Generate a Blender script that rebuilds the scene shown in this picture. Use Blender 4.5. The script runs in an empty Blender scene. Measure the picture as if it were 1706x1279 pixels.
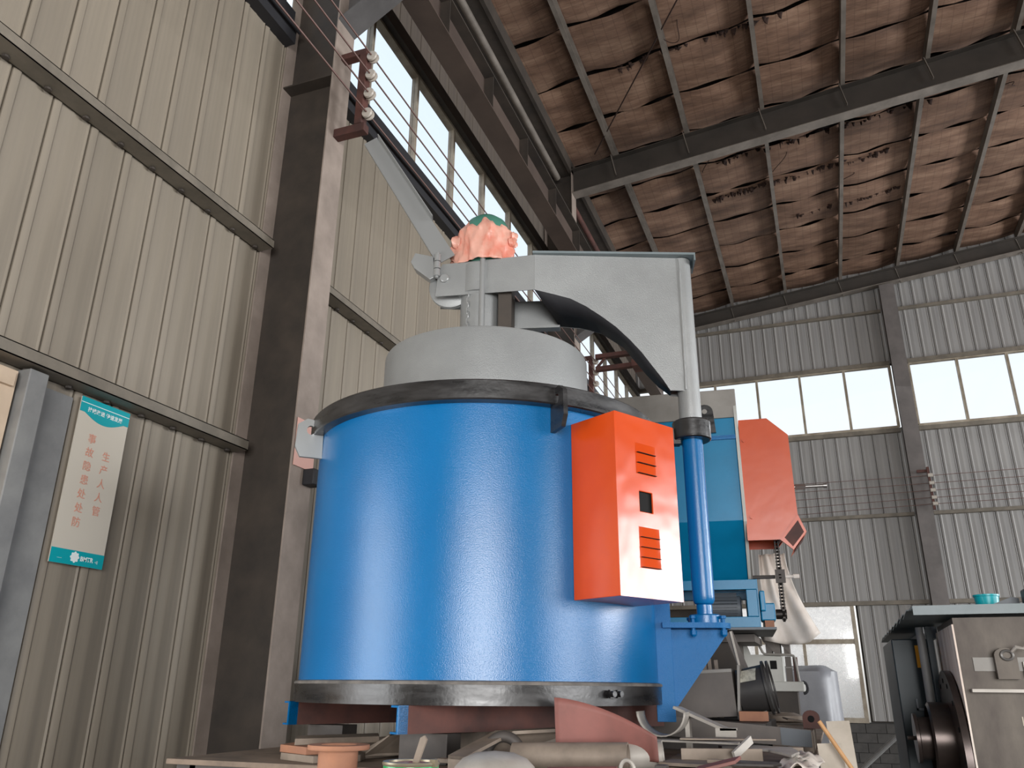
import bpy, bmesh, math, random
from mathutils import Vector, Matrix
random.seed(7)
sc = bpy.context.scene
COL = sc.collection
PI = math.pi

# ------------------------------------------------------------------ camera
cam = bpy.data.objects.new('camera', bpy.data.cameras.new('camera'))
COL.objects.link(cam)
cam.data.sensor_width = 36.0
cam.data.lens = 28.43
cam.data.clip_end = 300
cam.matrix_world = Matrix(((0.93635233, 0.11601634, 0.33133748, 0.0),
                           (0.35096248, -0.33178953, -0.87563751, 0.0),
                           (0.00834605, 0.93619224, -0.35138928, 1.6),
                           (0, 0, 0, 1)))
sc.camera = cam

# ------------------------------------------------------------------ view, sky and daylight
sc.view_settings.view_transform = 'Standard'
sc.view_settings.look = 'None'
sc.view_settings.gamma = 1.0
sc.view_settings.use_curve_mapping = False
sc.view_settings.exposure = 0.10

wd = bpy.data.worlds.new('overcast_sky'); sc.world = wd; wd.use_nodes = True
nt = wd.node_tree; nt.nodes.clear()
wo = nt.nodes.new('ShaderNodeOutputWorld'); bg = nt.nodes.new('ShaderNodeBackground')
tc = nt.nodes.new('ShaderNodeTexCoord'); sx = nt.nodes.new('ShaderNodeSeparateXYZ')
rp = nt.nodes.new('ShaderNodeValToRGB')
rp.color_ramp.elements[0].position = 0.48; rp.color_ramp.elements[0].color = (0.20, 0.19, 0.17, 1)
rp.color_ramp.elements[1].position = 0.53; rp.color_ramp.elements[1].color = (1.0, 1.0, 0.98, 1)
e = rp.color_ramp.elements.new(0.78); e.color = (0.80, 0.91, 1.0, 1)
mm = nt.nodes.new('ShaderNodeMath'); mm.operation = 'MULTIPLY_ADD'; mm.inputs[1].default_value = 0.5; mm.inputs[2].default_value = 0.5
nt.links.new(tc.outputs['Generated'], sx.inputs[0]); nt.links.new(sx.outputs['Z'], mm.inputs[0])
nt.links.new(mm.outputs[0], rp.inputs[0]); nt.links.new(rp.outputs[0], bg.inputs[0]); nt.links.new(bg.outputs[0], wo.inputs[0])
bg.inputs[1].default_value = 1.15


def area(name, loc, target, sx_, sy_, power, color=(1, 1, 1)):
    l = bpy.data.lights.new(name, 'AREA'); l.shape = 'RECTANGLE'; l.size = sx_; l.size_y = sy_
    l.energy = power; l.color = color
    o = bpy.data.objects.new(name, l); COL.objects.link(o); o.location = loc
    o.rotation_euler = (Vector(target) - Vector(loc)).to_track_quat('-Z', 'Y').to_euler()
    return o


# daylight through the open long side of the hall (right) and its open end behind the photographer
area('daylight_right_bay', (22.7, -2.0, 3.6), (-1.7, 4.0, 2.8), 10.5, 6.0, 2000, (0.99, 0.99, 1.0))
area('daylight_rear_door', (3.6, -8.1, 2.4), (-0.8, 5.0, 2.6), 6.0, 4.2, 1150, (1.0, 0.99, 0.98))
area('daylight_left_doorway', (-4.12, 0.5, 1.6), (0.0, 1.0, 1.7), 2.6, 3.0, 110, (0.98, 0.99, 1.0))
area('daylight_right_bay_far', (22.7, 14.0, 4.2), (4.0, 17.0, 4.2), 9, 6.0, 3900, (0.96, 0.98, 1.0))
area('daylight_back_strip', (3.0, 19.7, 8.1), (2.0, 8.0, 2.0), 12, 1.2, 120, (0.95, 0.98, 1.0))

# ------------------------------------------------------------------ helpers


def lin(c):
    return tuple(((x / 255.0) / 12.92 if x / 255.0 <= 0.04045 else ((x / 255.0 + 0.055) / 1.055) ** 2.4) for x in c)


def mat(name, rgb, rough=0.6, metal=0.0, bump=None, rgb2=None, vscale=3.0, stretch=None, fine=None, rough2=None,
        rand=0.0, coat=0.0, contrast=(0.35, 0.65), spec=0.5):
    """procedural paint / steel: two-colour noise, optional per-object tint, optional bump (scale, strength)"""
    m = bpy.data.materials.new(name); m.use_nodes = True
    t = m.node_tree; b = t.nodes['Principled BSDF']
    L = t.links.new
    b.inputs['Roughness'].default_value = rough; b.inputs['Metallic'].default_value = metal
    b.inputs['Coat Weight'].default_value = coat
    b.inputs['Specular IOR Level'].default_value = spec
    co = t.nodes.new('ShaderNodeTexCoord')
    vec = co.outputs['Object']
    if stretch:
        mp = t.nodes.new('ShaderNodeMapping'); mp.inputs['Scale'].default_value = stretch
        L(vec, mp.inputs['Vector']); svec = mp.outputs['Vector']
    else:
        svec = vec
    c1 = lin(rgb) + (1,)
    out = None
    if rgb2:
        n = t.nodes.new('ShaderNodeTexNoise'); n.inputs['Scale'].default_value = vscale
        n.inputs['Detail'].default_value = 6; n.inputs['Roughness'].default_value = 0.62
        L(svec, n.inputs['Vector'])
        r = t.nodes.new('ShaderNodeValToRGB')
        r.color_ramp.elements[0].position = contrast[0]; r.color_ramp.elements[0].color = c1
        r.color_ramp.elements[1].position = contrast[1]; r.color_ramp.elements[1].color = lin(rgb2) + (1,)
        L(n.outputs['Fac'], r.inputs['Fac']); out = r.outputs['Color']
        if rough2 is not None:
            mr = t.nodes.new('ShaderNodeMapRange')
            mr.inputs[1].default_value = contrast[0]; mr.inputs[2].default_value = contrast[1]
            mr.inputs[3].default_value = rough; mr.inputs[4].default_value = rough2
            L(n.outputs['Fac'], mr.inputs[0]); L(mr.outputs[0], b.inputs['Roughness'])
    if rand:
        oi = t.nodes.new('ShaderNodeObjectInfo')
        mr = t.nodes.new('ShaderNodeMapRange')
        mr.inputs[3].default_value = 1 - rand; mr.inputs[4].default_value = 1 + rand
        L(oi.outputs['Random'], mr.inputs[0])
        hs = t.nodes.new('ShaderNodeHueSaturation')
        L(mr.outputs[0], hs.inputs['Value'])
        if out: L(out, hs.inputs['Color'])
        else: hs.inputs['Color'].default_value = c1
        out = hs.outputs['Color']
    if out: L(out, b.inputs['Base Color'])
    else: b.inputs['Base Color'].default_value = c1
    if bump:
        n2 = t.nodes.new('ShaderNodeTexNoise'); n2.inputs['Scale'].default_value = bump[0]; n2.inputs['Detail'].default_value = 2
        L(svec if fine else vec, n2.inputs['Vector'])
        bp = t.nodes.new('ShaderNodeBump'); bp.inputs['Strength'].default_value = bump[1]
        bp.inputs['Distance'].default_value = bump[2] if len(bump) > 2 else 0.004
        L(n2.outputs['Fac'], bp.inputs['Height']); L(bp.outputs['Normal'], b.inputs['Normal'])
    return m


class MB:
    def __init__(s, off=(0, 0, 0)):
        s.v = []; s.f = []; s.off = off

    def add(s, vs, fs):
        k = len(s.v)
        s.v += [tuple(a + b for a, b in zip(p, s.off)) for p in vs]
        s.f += [tuple(i + k for i in f) for f in fs]
        return s

    def box(s, x0, y0, z0, x1, y1, z1):
        vs = [(x0, y0, z0), (x1, y0, z0), (x1, y1, z0), (x0, y1, z0), (x0, y0, z1), (x1, y0, z1), (x1, y1, z1), (x0, y1, z1)]
        return s.add(vs, [(0, 3, 2, 1), (4, 5, 6, 7), (0, 1, 5, 4), (1, 2, 6, 5), (2, 3, 7, 6), (3, 0, 4, 7)])

    def bar(s, p0, p1, w, h, up=(0, 0, 1)):
        """square bar from p0 to p1, w across, h along up"""
        a, b = Vector(p0), Vector(p1); d = (b - a).normalized()
        sd = d.cross(Vector(up))
        if sd.length < 1e-5: sd = d.cross(Vector((1, 0, 0)))
        sd.normalize(); u = sd.cross(d).normalized()
        vs = []
        for c in (a, b):
            for i, j in ((-1, -1), (1, -1), (1, 1), (-1, 1)):
                vs.append(tuple(c + sd * (w / 2 * i) + u * (h / 2 * j)))
        return s.add(vs, [(0, 1, 2, 3), (7, 6, 5, 4), (0, 4, 5, 1), (1, 5, 6, 2), (2, 6, 7, 3), (3, 7, 4, 0)])

    def prism(s, poly, vec):
        n = len(poly); vs = [tuple(p) for p in poly] + [tuple(Vector(p) + Vector(vec)) for p in poly]
        fs = [tuple(range(n - 1, -1, -1)), tuple(range(n, 2 * n))]
        for i in range(n):
            j = (i + 1) % n; fs.append((i, j, j + n, i + n))
        return s.add(vs, fs)

    def tube(s, path, r, n=12, caps=True, closed=False):
        P = [Vector(p) for p in path]; m = len(P); vs = []; fs = []
        prev = None
        rr = r if isinstance(r, (list, tuple)) else [r] * m
        for i, p in enumerate(P):
            if closed: d = P[(i + 1) % m] - P[i - 1]
            else: d = P[min(i + 1, m - 1)] - P[max(i - 1, 0)]
            d.normalize()
            if prev is None:
                a = d.cross(Vector((0, 0, 1)))
                if a.length < 1e-3: a = d.cross(Vector((1, 0, 0)))
            else:
                a = prev - d * prev.dot(d)
            a.normalize(); prev = a; b = d.cross(a)
            for k in range(n):
                t = 2 * PI * k / n
                vs.append(tuple(p + (a * math.cos(t) + b * math.sin(t)) * rr[i]))
        for i in range(m if closed else m - 1):
            for k in range(n):
                a0 = i * n + k; a1 = i * n + (k + 1) % n; i2 = (i + 1) % m
                fs.append((a0, a1, i2 * n + (k + 1) % n, i2 * n + k))
        if caps and not closed:
            fs.append(tuple(range(n - 1, -1, -1))); fs.append(tuple(range((m - 1) * n, m * n)))
        return s.add(vs, fs)

    def lathe(s, prof, c=(0, 0, 0), n=48, axis=(0, 0, 1), close=False):
        """prof: list of (radius, height along axis)"""
        ax = Vector(axis).normalized(); a = ax.cross(Vector((0, 0, 1)))
        if a.length < 1e-3: a = Vector((1, 0, 0))
        a.normalize(); b = ax.cross(a); C = Vector(c); vs = []; fs = []; m = len(prof)
        for (r, h) in prof:
            for k in range(n):
                t = 2 * PI * k / n
                vs.append(tuple(C + ax * h + (a * math.cos(t) + b * math.sin(t)) * max(r, 1e-4)))
        for i in range(m if close else m - 1):
            for k in range(n):
                i2 = (i + 1) % m
                fs.append((i * n + k, i * n + (k + 1) % n, i2 * n + (k + 1) % n, i2 * n + k))
        if not close:
            if prof[0][0] > 1e-3: fs.append(tuple(range(n - 1, -1, -1)))
            if prof[-1][0] > 1e-3: fs.append(tuple(range((m - 1) * n, m * n)))
        return s.add(vs, fs)

    def cyl(s, p0, p1, r, n=20):
        return s.tube([p0, p1], r, n)

    def grid(s, fn, nu, nv, thick=None):
        vs = [tuple(fn(i / nu, j / nv)) for j in range(nv + 1) for i in range(nu + 1)]
        fs = [(j * (nu + 1) + i, j * (nu + 1) + i + 1, (j + 1) * (nu + 1) + i + 1, (j + 1) * (nu + 1) + i) for j in range(nv) for i in range(nu)]
        return s.add(vs, fs)

    def mesh(s, name, m, smooth=35, fix=True):
        me = bpy.data.meshes.new(name); me.from_pydata(s.v, [], s.f)
        bm = bmesh.new(); bm.from_mesh(me)
        if fix: bmesh.ops.recalc_face_normals(bm, faces=bm.faces)
        if smooth:
            for f in bm.faces: f.smooth = True
        bm.to_mesh(me); bm.free()
        if smooth: me.set_sharp_from_angle(angle=math.radians(smooth))
        if m: me.materials.append(m)
        return me

    def build(s, name, m, parent=None, loc=None, rot=None, smooth=35, bevel=0, solid=0, fix=True, sub=0):
        o = bpy.data.objects.new(name, s.mesh(name, m, smooth, fix)); COL.objects.link(o)
        if parent: o.parent = parent
        if loc: o.location = loc
        if rot: o.rotation_euler = rot
        if solid:
            md = o.modifiers.new('thickness', 'SOLIDIFY'); md.thickness = solid; md.offset = 0
        if bevel:
            md = o.modifiers.new('bevel', 'BEVEL'); md.width = bevel; md.segments = 2; md.limit_method = 'ANGLE'
            md.angle_limit = math.radians(40)
        if sub:
            md = o.modifiers.new('sub', 'SUBSURF'); md.levels = sub; md.render_levels = sub
        return o


def put(name, me, parent=None, loc=(0, 0, 0), rot=(0, 0, 0)):
    o = bpy.data.objects.new(name, me); COL.objects.link(o); o.parent = parent; o.location = loc; o.rotation_euler = rot
    return o


def tag(o, label, cat, group=None):
    o['label'] = label; o['category'] = cat
    if group: o['group'] = group
    return o


def thing(name, label, cat, loc=(0, 0, 0), rotz=0, group=None):
    o = bpy.data.objects.new(name, None); COL.objects.link(o); o.location = loc; o.rotation_euler = (0, 0, rotz)
    o.empty_display_size = 0.2
    return tag(o, label, cat, group)


def structure(o):
    o['kind'] = 'structure'; return o


# ------------------------------------------------------------------ materials
M = {}
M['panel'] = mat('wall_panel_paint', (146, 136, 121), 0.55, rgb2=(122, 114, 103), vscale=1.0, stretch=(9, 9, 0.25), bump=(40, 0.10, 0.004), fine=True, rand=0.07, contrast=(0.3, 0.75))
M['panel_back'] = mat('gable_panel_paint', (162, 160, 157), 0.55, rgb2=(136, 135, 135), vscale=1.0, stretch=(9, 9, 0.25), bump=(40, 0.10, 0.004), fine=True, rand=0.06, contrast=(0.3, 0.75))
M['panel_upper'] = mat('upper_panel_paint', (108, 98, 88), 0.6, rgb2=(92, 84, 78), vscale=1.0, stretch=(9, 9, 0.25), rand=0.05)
M['girt'] = mat('girt_galvanised_paint', (128, 120, 108), 0.55, rgb2=(104, 98, 88), vscale=4)
M['steel'] = mat('column_grey_brown_paint', (160, 146, 136), 0.6, rgb2=(134, 122, 113), vscale=2.5, bump=(20, 0.06))
M['gable_steel'] = mat('gable_column_grey', (116, 110, 108), 0.6, rgb2=(98, 94, 92), vscale=2)
M['steel_dark'] = mat('dark_and_shaded_steel', (72, 64, 57), 0.65, rgb2=(55, 50, 46), vscale=3)  # dark steel parts; also puts shade into crane beam parts
M['rafter'] = mat('rafter_paint', (66, 60, 55), 0.6, rgb2=(54, 50, 46), vscale=2)
M['beam'] = mat('crane_beam_paint', (92, 78, 70), 0.6, rgb2=(76, 64, 58), vscale=1.5)
M['corbel'] = mat('corbel_grey', (96, 94, 94), 0.6, rgb2=(80, 78, 78), vscale=3)
M['purlin'] = mat('purlin_paint', (128, 120, 112), 0.6, rgb2=(104, 97, 90), vscale=3)
M['rust'] = mat('red_brown_primer', (96, 58, 50), 0.7, rgb2=(70, 46, 42), vscale=6)
M['frame'] = mat('window_frame_cream', (176, 166, 150), 0.5, rgb2=(140, 128, 112), vscale=4)
M['black_trim'] = mat('black_trim', (40, 40, 44), 0.6)
M['concrete'] = mat('concrete', (120, 114, 106), 0.85, rgb2=(92, 88, 82), vscale=2, bump=(30, 0.2))
M['brick_dark'] = mat('painted_brick', (84, 82, 80), 0.85, rgb2=(66, 64, 63), vscale=3, rand=0.12, bump=(40, 0.3))
M['mortar'] = mat('mortar', (60, 59, 58), 0.9)
M['roof'] = mat('roof_underside_dark', (38, 28, 24), 0.9)
M['blue'] = mat('blue_enamel', (0, 104, 164), 0.24, rgb2=(0, 98, 156), vscale=2, bump=(220, 0.42, 0.0020), spec=0.6)
M['blue_matt'] = mat('blue_hammer_paint', (0, 100, 160), 0.48, rgb2=(0, 94, 152), vscale=2, bump=(160, 0.6, 0.003), spec=0.3)
M['blue2'] = mat('teal_blue_enamel', (0, 122, 166), 0.38, rgb2=(0, 112, 154), vscale=2, bump=(60, 0.08))
M['black'] = mat('black_enamel', (16, 16, 18), 0.24, rgb2=(40, 38, 38), vscale=3, stretch=(1, 1, 6), rough2=0.42, bump=(30, 0.25, 0.004), spec=0.8)
M['dust_lip'] = mat('dusty_lip', (128, 122, 116), 0.7, rgb2=(80, 78, 76), vscale=8)
M['silver'] = mat('silver_hammer_paint', (162, 164, 164), 0.42, metal=0.35, rgb2=(150, 152, 152), vscale=3, bump=(220, 0.6, 0.0022))
M['silver_smooth'] = mat('silver_paint', (166, 168, 168), 0.35, metal=0.4, bump=(60, 0.05))
M['orange'] = mat('orange_enamel', (206, 74, 22), 0.20, rgb2=(198, 68, 20), vscale=2, bump=(4, 0.14, 0.04), spec=0.5)
M['orange2'] = mat('orange_enamel_far', (206, 84, 38), 0.30, rgb2=(196, 76, 36), vscale=2, bump=(6, 0.08, 0.02), spec=0.7)
M['hole'] = mat('dark_interior', (8, 8, 8), 0.9)
M['green'] = mat('motor_green', (72, 128, 112), 0.4)
M['pinkbag'] = mat('pink_plastic_film', (224, 168, 150), 0.35, rgb2=(216, 108, 84), vscale=6, bump=(18, 0.35, 0.01), contrast=(0.45, 0.72))
M['chain'] = mat('oiled_chain_steel', (52, 48, 46), 0.45, metal=0.7)
M['zinc'] = mat('zinc_steel', (150, 148, 146), 0.35, metal=0.8)
M['bare'] = mat('bare_steel_dusty', (150, 136, 122), 0.6, metal=0.15, rgb2=(118, 106, 95), vscale=5, bump=(25, 0.1))
M['bare_dark'] = mat('dark_scale_steel', (84, 78, 74), 0.6, metal=0.2, rgb2=(64, 60, 58), vscale=4, bump=(20, 0.1))
M['bare_light'] = mat('light_grey_steel', (186, 180, 172), 0.5, metal=0.15, rgb2=(160, 154, 146), vscale=5)
M['redplate'] = mat('red_oxide_sheet', (142, 88, 80), 0.6, rgb2=(116, 76, 70), vscale=4)
M['rustpipe'] = mat('rusty_flange', (166, 116, 88), 0.75, rgb2=(140, 98, 78), vscale=5)
M['table'] = mat('dusty_plate_table', (142, 124, 108), 0.8, rgb2=(108, 94, 82), vscale=5, bump=(20, 0.2))
M['grey_paint'] = mat('machine_grey', (150, 146, 140), 0.5, rgb2=(130, 126, 120), vscale=3)
M['white_paint'] = mat('off_white_paint', (196, 196, 190), 0.5, rgb2=(176, 176, 170), vscale=3)
M['greybeam'] = mat('grey_primer_beam', (104, 96, 90), 0.55, rgb2=(88, 82, 78), vscale=4)
M['slate'] = mat('slate_grey_cap', (92, 98, 104), 0.5)
M['drum'] = mat('charcoal_drum', (60, 58, 57), 0.45, rgb2=(48, 46, 46), vscale=4)
M['paper'] = mat('paper_label', (196, 194, 180), 0.7, rgb2=(150, 148, 138), vscale=45)
M['tarp'] = mat('grey_tarp', (152, 154, 160), 0.45, rgb2=(134, 136, 142), vscale=3, bump=(6, 0.2, 0.02))
M['sheet'] = mat('white_woven_plastic', (226, 218, 210), 0.55, rgb2=(206, 196, 186), vscale=4, bump=(8, 0.3, 0.02))
M['board'] = mat('cream_board', (196, 186, 172), 0.65, rgb2=(170, 160, 146), vscale=4)
M['wood'] = mat('pale_wood', (206, 160, 112), 0.6, rgb2=(184, 138, 92), vscale=8)
M['darkgreen'] = mat('dark_green_cabinet', (26, 46, 54), 0.45, rgb2=(22, 38, 46), vscale=3)
M['canopy'] = mat('grey_green_sheet', (124, 134, 138), 0.45, rgb2=(108, 120, 122), vscale=3)
M['burnished_lit'] = mat('lit_ground_steel', (238, 224, 212), 0.5, metal=0.0, rgb2=(190, 164, 146), vscale=2.2, stretch=(3, 3, 0.5), bump=(30, 0.1), contrast=(0.4, 0.68))  # ground steel, colour raised to stand in for light from the left windows
M['brownsteel'] = mat('mill_scale_steel', (58, 48, 41), 0.5, metal=0.25, rgb2=(98, 90, 80), vscale=2.2, stretch=(1.6, 1.6, 0.7), bump=(12, 0.08), contrast=(0.42, 0.72))
M['hub'] = mat('machined_hub', (88, 78, 74), 0.3, metal=0.7, rgb2=(70, 62, 60), vscale=6)
M['yellow'] = mat('yellow_label', (226, 160, 36), 0.5)
M['porcelain'] = mat('white_insulator', (190, 182, 172), 0.3)
M['wire'] = mat('copper_wire', (110, 84, 78), 0.5, metal=0.3)
M['tin_green'] = mat('green_paint_tin', (20, 150, 82), 0.3, coat=0.3)
M['tin_rim'] = mat('tin_rim', (150, 140, 120), 0.35, metal=0.6)
M['paint_in'] = mat('dried_red_paint', (150, 74, 48), 0.5, rgb2=(196, 186, 168), vscale=22, contrast=(0.5, 0.66))
M['teal'] = mat('sign_teal', (6, 160, 170), 0.35)
M['signwhite'] = mat('sign_cream', (204, 196, 182), 0.28)
M['signred'] = mat('sign_red_ink', (220, 150, 128), 0.5)
M['signpale'] = mat('sign_white_ink', (232, 240, 238), 0.5)
M['pinknote'] = mat('pink_notice', (226, 178, 166), 0.6)
M['chalk'] = mat('chalk', (190, 180, 165), 0.9)
M['door_cream'] = mat('door_cream', (214, 192, 168), 0.5, rgb2=(196, 174, 150), vscale=3)
M['doorgrey'] = mat('door_post_grey', (142, 142, 140), 0.5, rgb2=(120, 120, 120), vscale=3)
M['rag'] = mat('frayed_wool', (58, 38, 30), 0.95, rgb2=(40, 28, 24), vscale=12)


def insulation():
    m = bpy.data.materials.new('aged_roof_insulation'); m.use_nodes = True
    t = m.node_tree; b = t.nodes['Principled BSDF']; L = t.links.new
    b.inputs['Roughness'].default_value = 0.75
    co = t.nodes.new('ShaderNodeTexCoord'); oi = t.nodes.new('ShaderNodeObjectInfo')
    ad = t.nodes.new('ShaderNodeVectorMath'); ad.operation = 'ADD'
    L(co.outputs['Object'], ad.inputs[0]); L(oi.outputs['Location'], ad.inputs[1])
    n = t.nodes.new('ShaderNodeTexNoise'); n.inputs['Scale'].default_value = 1.6; n.inputs['Detail'].default_value = 7; n.inputs['Roughness'].default_value = 0.65
    mp = t.nodes.new('ShaderNodeMapping'); mp.inputs['Scale'].default_value = (0.6, 2.2, 1)
    L(ad.outputs[0], mp.inputs['Vector']); L(mp.outputs[0], n.inputs['Vector'])
    r = t.nodes.new('ShaderNodeValToRGB')
    r.color_ramp.elements[0].position = 0.32; r.color_ramp.elements[0].color = lin((90, 68, 55)) + (1,)
    r.color_ramp.elements[1].position = 0.70; r.color_ramp.elements[1].color = lin((148, 120, 100)) + (1,)
    e = r.color_ramp.elements.new(0.5); e.color = lin((120, 92, 75)) + (1,)
    L(n.outputs['Fac'], r.inputs['Fac'])
    # wire netting, 0.165 m squares
    sp = t.nodes.new('ShaderNodeSeparateXYZ'); L(ad.outputs[0], sp.inputs[0])
    last = None
    for ax in ('X', 'Y'):
        w = t.nodes.new('ShaderNodeMath'); w.operation = 'PINGPONG'; w.inputs[1].default_value = 0.0825
        L(sp.outputs[ax], w.inputs[0])
        g = t.nodes.new('ShaderNodeMath'); g.operation = 'LESS_THAN'; g.inputs[1].default_value = 0.0045
        L(w.outputs[0], g.inputs[0])
        if last is None: last = g
        else:
            mx = t.nodes.new('ShaderNodeMath'); mx.operation = 'MAXIMUM'
            L(last.outputs[0], mx.inputs[0]); L(g.outputs[0], mx.inputs[1]); last = mx
    fm = t.nodes.new('ShaderNodeMath'); fm.operation = 'MULTIPLY'; fm.inputs[1].default_value = 0.4
    L(last.outputs[0], fm.inputs[0])
    mix = t.nodes.new('ShaderNodeMix'); mix.data_type = 'RGBA'
    L(fm.outputs[0], mix.inputs[0]); L(r.outputs[0], mix.inputs[6]); mix.inputs[7].default_value = lin((66, 44, 36)) + (1,)
    hs = t.nodes.new('ShaderNodeHueSaturation'); mr = t.nodes.new('ShaderNodeMapRange')
    mr.inputs[3].default_value = 0.88; mr.inputs[4].default_value = 1.12
    L(oi.outputs['Random'], mr.inputs[0]); L(mr.outputs[0], hs.inputs['Value']); L(mix.outputs[2], hs.inputs['Color'])
    L(hs.outputs[0], b.inputs['Base Color'])
    n2 = t.nodes.new('ShaderNodeTexNoise'); n2.inputs['Scale'].default_value = 7; n2.inputs['Detail'].default_value = 4
    L(mp.outputs[0], n2.inputs['Vector'])
    bp = t.nodes.new('ShaderNodeBump'); bp.inputs['Strength'].default_value = 0.6; bp.inputs['Distance'].default_value = 0.03
    L(n2.outputs['Fac'], bp.inputs['Height']); L(bp.outputs[0], b.inputs['Normal'])
    return m


M['wool'] = insulation()


def glass(name, tint, frost=0.0):
    m = bpy.data.materials.new(name); m.use_nodes = True; t = m.node_tree; t.nodes.clear(); L = t.links.new
    o = t.nodes.new('ShaderNodeOutputMaterial'); tr = t.nodes.new('ShaderNodeBsdfTransparent'); gl = t.nodes.new('ShaderNodeBsdfGlossy')
    tr.inputs[0].default_value = tint + (1,); gl.inputs['Roughness'].default_value = 0.05
    mx = t.nodes.new('ShaderNodeMixShader'); mx.inputs[0].default_value = 0.06
    L(tr.outputs[0], mx.inputs[1]); L(gl.outputs[0], mx.inputs[2]); last = mx
    if frost:
        tl = t.nodes.new('ShaderNodeBsdfTranslucent'); tl.inputs[0].default_value = (0.9, 0.88, 0.86, 1)
        n = t.nodes.new('ShaderNodeTexNoise'); n.inputs['Scale'].default_value = 14; n.inputs['Detail'].default_value = 5
        co = t.nodes.new('ShaderNodeTexCoord'); L(co.outputs['Object'], n.inputs['Vector'])
        mr = t.nodes.new('ShaderNodeMapRange'); mr.inputs[1].default_value = 0.35; mr.inputs[2].default_value = 0.7
        mr.inputs[3].default_value = frost * 0.5; mr.inputs[4].default_value = frost
        L(n.outputs[0], mr.inputs[0])
        m2 = t.nodes.new('ShaderNodeMixShader'); L(mr.outputs[0], m2.inputs[0]); L(mx.outputs[0], m2.inputs[1]); L(tl.outputs[0], m2.inputs[2]); last = m2
    L(last.outputs[0], o.inputs[0])
    return m


M['glass'] = glass('window_glass', (0.97, 0.98, 1.0))
M['frosted'] = glass('frosted_glass', (0.97, 0.96, 0.96), 0.35)

# ------------------------------------------------------------------ hall shell
XW, YB = -4.04, 20.0
SILL, HEAD = 7.50, 8.80


def zu(x):          # underside of the purlins
    return 11.07 + 0.11 * x


structure(MB().box(-12, -14, -0.2, 26, 32, 0).build('floor', M['concrete']))


def panel_mesh(name, w, h, m):
    """one profiled cladding panel, face towards -Y, x 0..w, z 0..h"""
    p = [(0, 0.020), (0.006, 0.0), (0.030, -0.010), (0.048, -0.010), (0.060, 0.0), (w * 0.5 - 0.02, 0.0), (w * 0.5, -0.004), (w * 0.5 + 0.02, 0.0),
         (w - 0.030, 0.0), (w - 0.018, -0.007), (w - 0.008, 0.0), (w - 0.004, 0.020), (w - 0.004, 0.034), (0, 0.034)]
    return MB().prism([(a, b, 0) for a, b in p], (0, 0, h)).mesh(name, m, 25)


# left wall (runs along Y at x = XW); a panel's local +x runs along -Y of the wall, so it is turned by -90 degrees
wl = structure(MB().box(XW - 0.16, -1.0, 3.32, XW - 0.12, 1.9, 7.10).box(XW - 0.16, 1.9, 0, XW - 0.12, 20.2, 7.10).box(XW - 0.16, -1.0, 9.0, XW - 0.12, 20.2, 10.7).build('wall_left', M['steel_dark'], smooth=0))
PW = 0.282
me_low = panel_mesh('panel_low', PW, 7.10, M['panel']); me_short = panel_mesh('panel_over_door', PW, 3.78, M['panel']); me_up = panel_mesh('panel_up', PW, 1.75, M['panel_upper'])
y = -0.62
while y < 20.0:
    if y > 1.7: put('panel', me_low, wl, (XW - 0.01, y, 0), (0, 0, PI / 2))
    else: put('panel', me_short, wl, (XW - 0.01, y, 3.32), (0, 0, PI / 2))
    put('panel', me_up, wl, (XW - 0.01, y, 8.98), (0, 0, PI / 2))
    y += PW
# the panel's face must look to +X: local -Y -> +X when turned by +90 degrees
for (za, d, h) in ((5.02, 0.15, 0.075), (3.31, 0.15, 0.075)):
    for (ya, yb) in ((-1.0, 4.74), (5.03, 12.28), (12.55, 19.98)):
        b = MB().box(XW, ya, za - h, XW + d, yb, za - h + 0.006).box(XW + d - 0.006, ya, za - h, XW + d, yb, za).box(XW, ya, za - 0.006, XW + d, yb, za).box(XW + 0.002, ya, za - h, XW + 0.008, yb, za)
        b.build('girt', M['girt'], wl, smooth=0)
        k = ya + 0.3
        s_ = MB()
        while k < yb:
            if k > 1.5: s_.lathe([(0.002, 0), (0.022, 0.004), (0.022, 0.018), (0.0, 0.024)], (XW + 0.03, k, za - h - 0.02), 8)
            k += PW
        s_.build('fixing', M['steel_dark'], wl)
for (ya, yb) in ((-1.0, 4.74), (5.03, 12.28), (12.55, 19.98)):
    MB().box(XW - 0.02, ya, 7.08, XW + 0.10, yb, 7.30).box(XW - 0.02, ya, 7.30, XW + 0.06, yb, 7.47).build('sill_trim', M['black_trim'], wl, smooth=0)
    MB().cyl((XW + 0.14, ya, 7.2), (XW + 0.14, yb, 7.2), 0.022, 10).build('conduit', M['black_trim'], wl)
    MB().box(XW - 0.02, ya, 8.82, XW + 0.10, yb, 9.02).build('head_trim', M['steel_dark'], wl, smooth=0)


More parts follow.
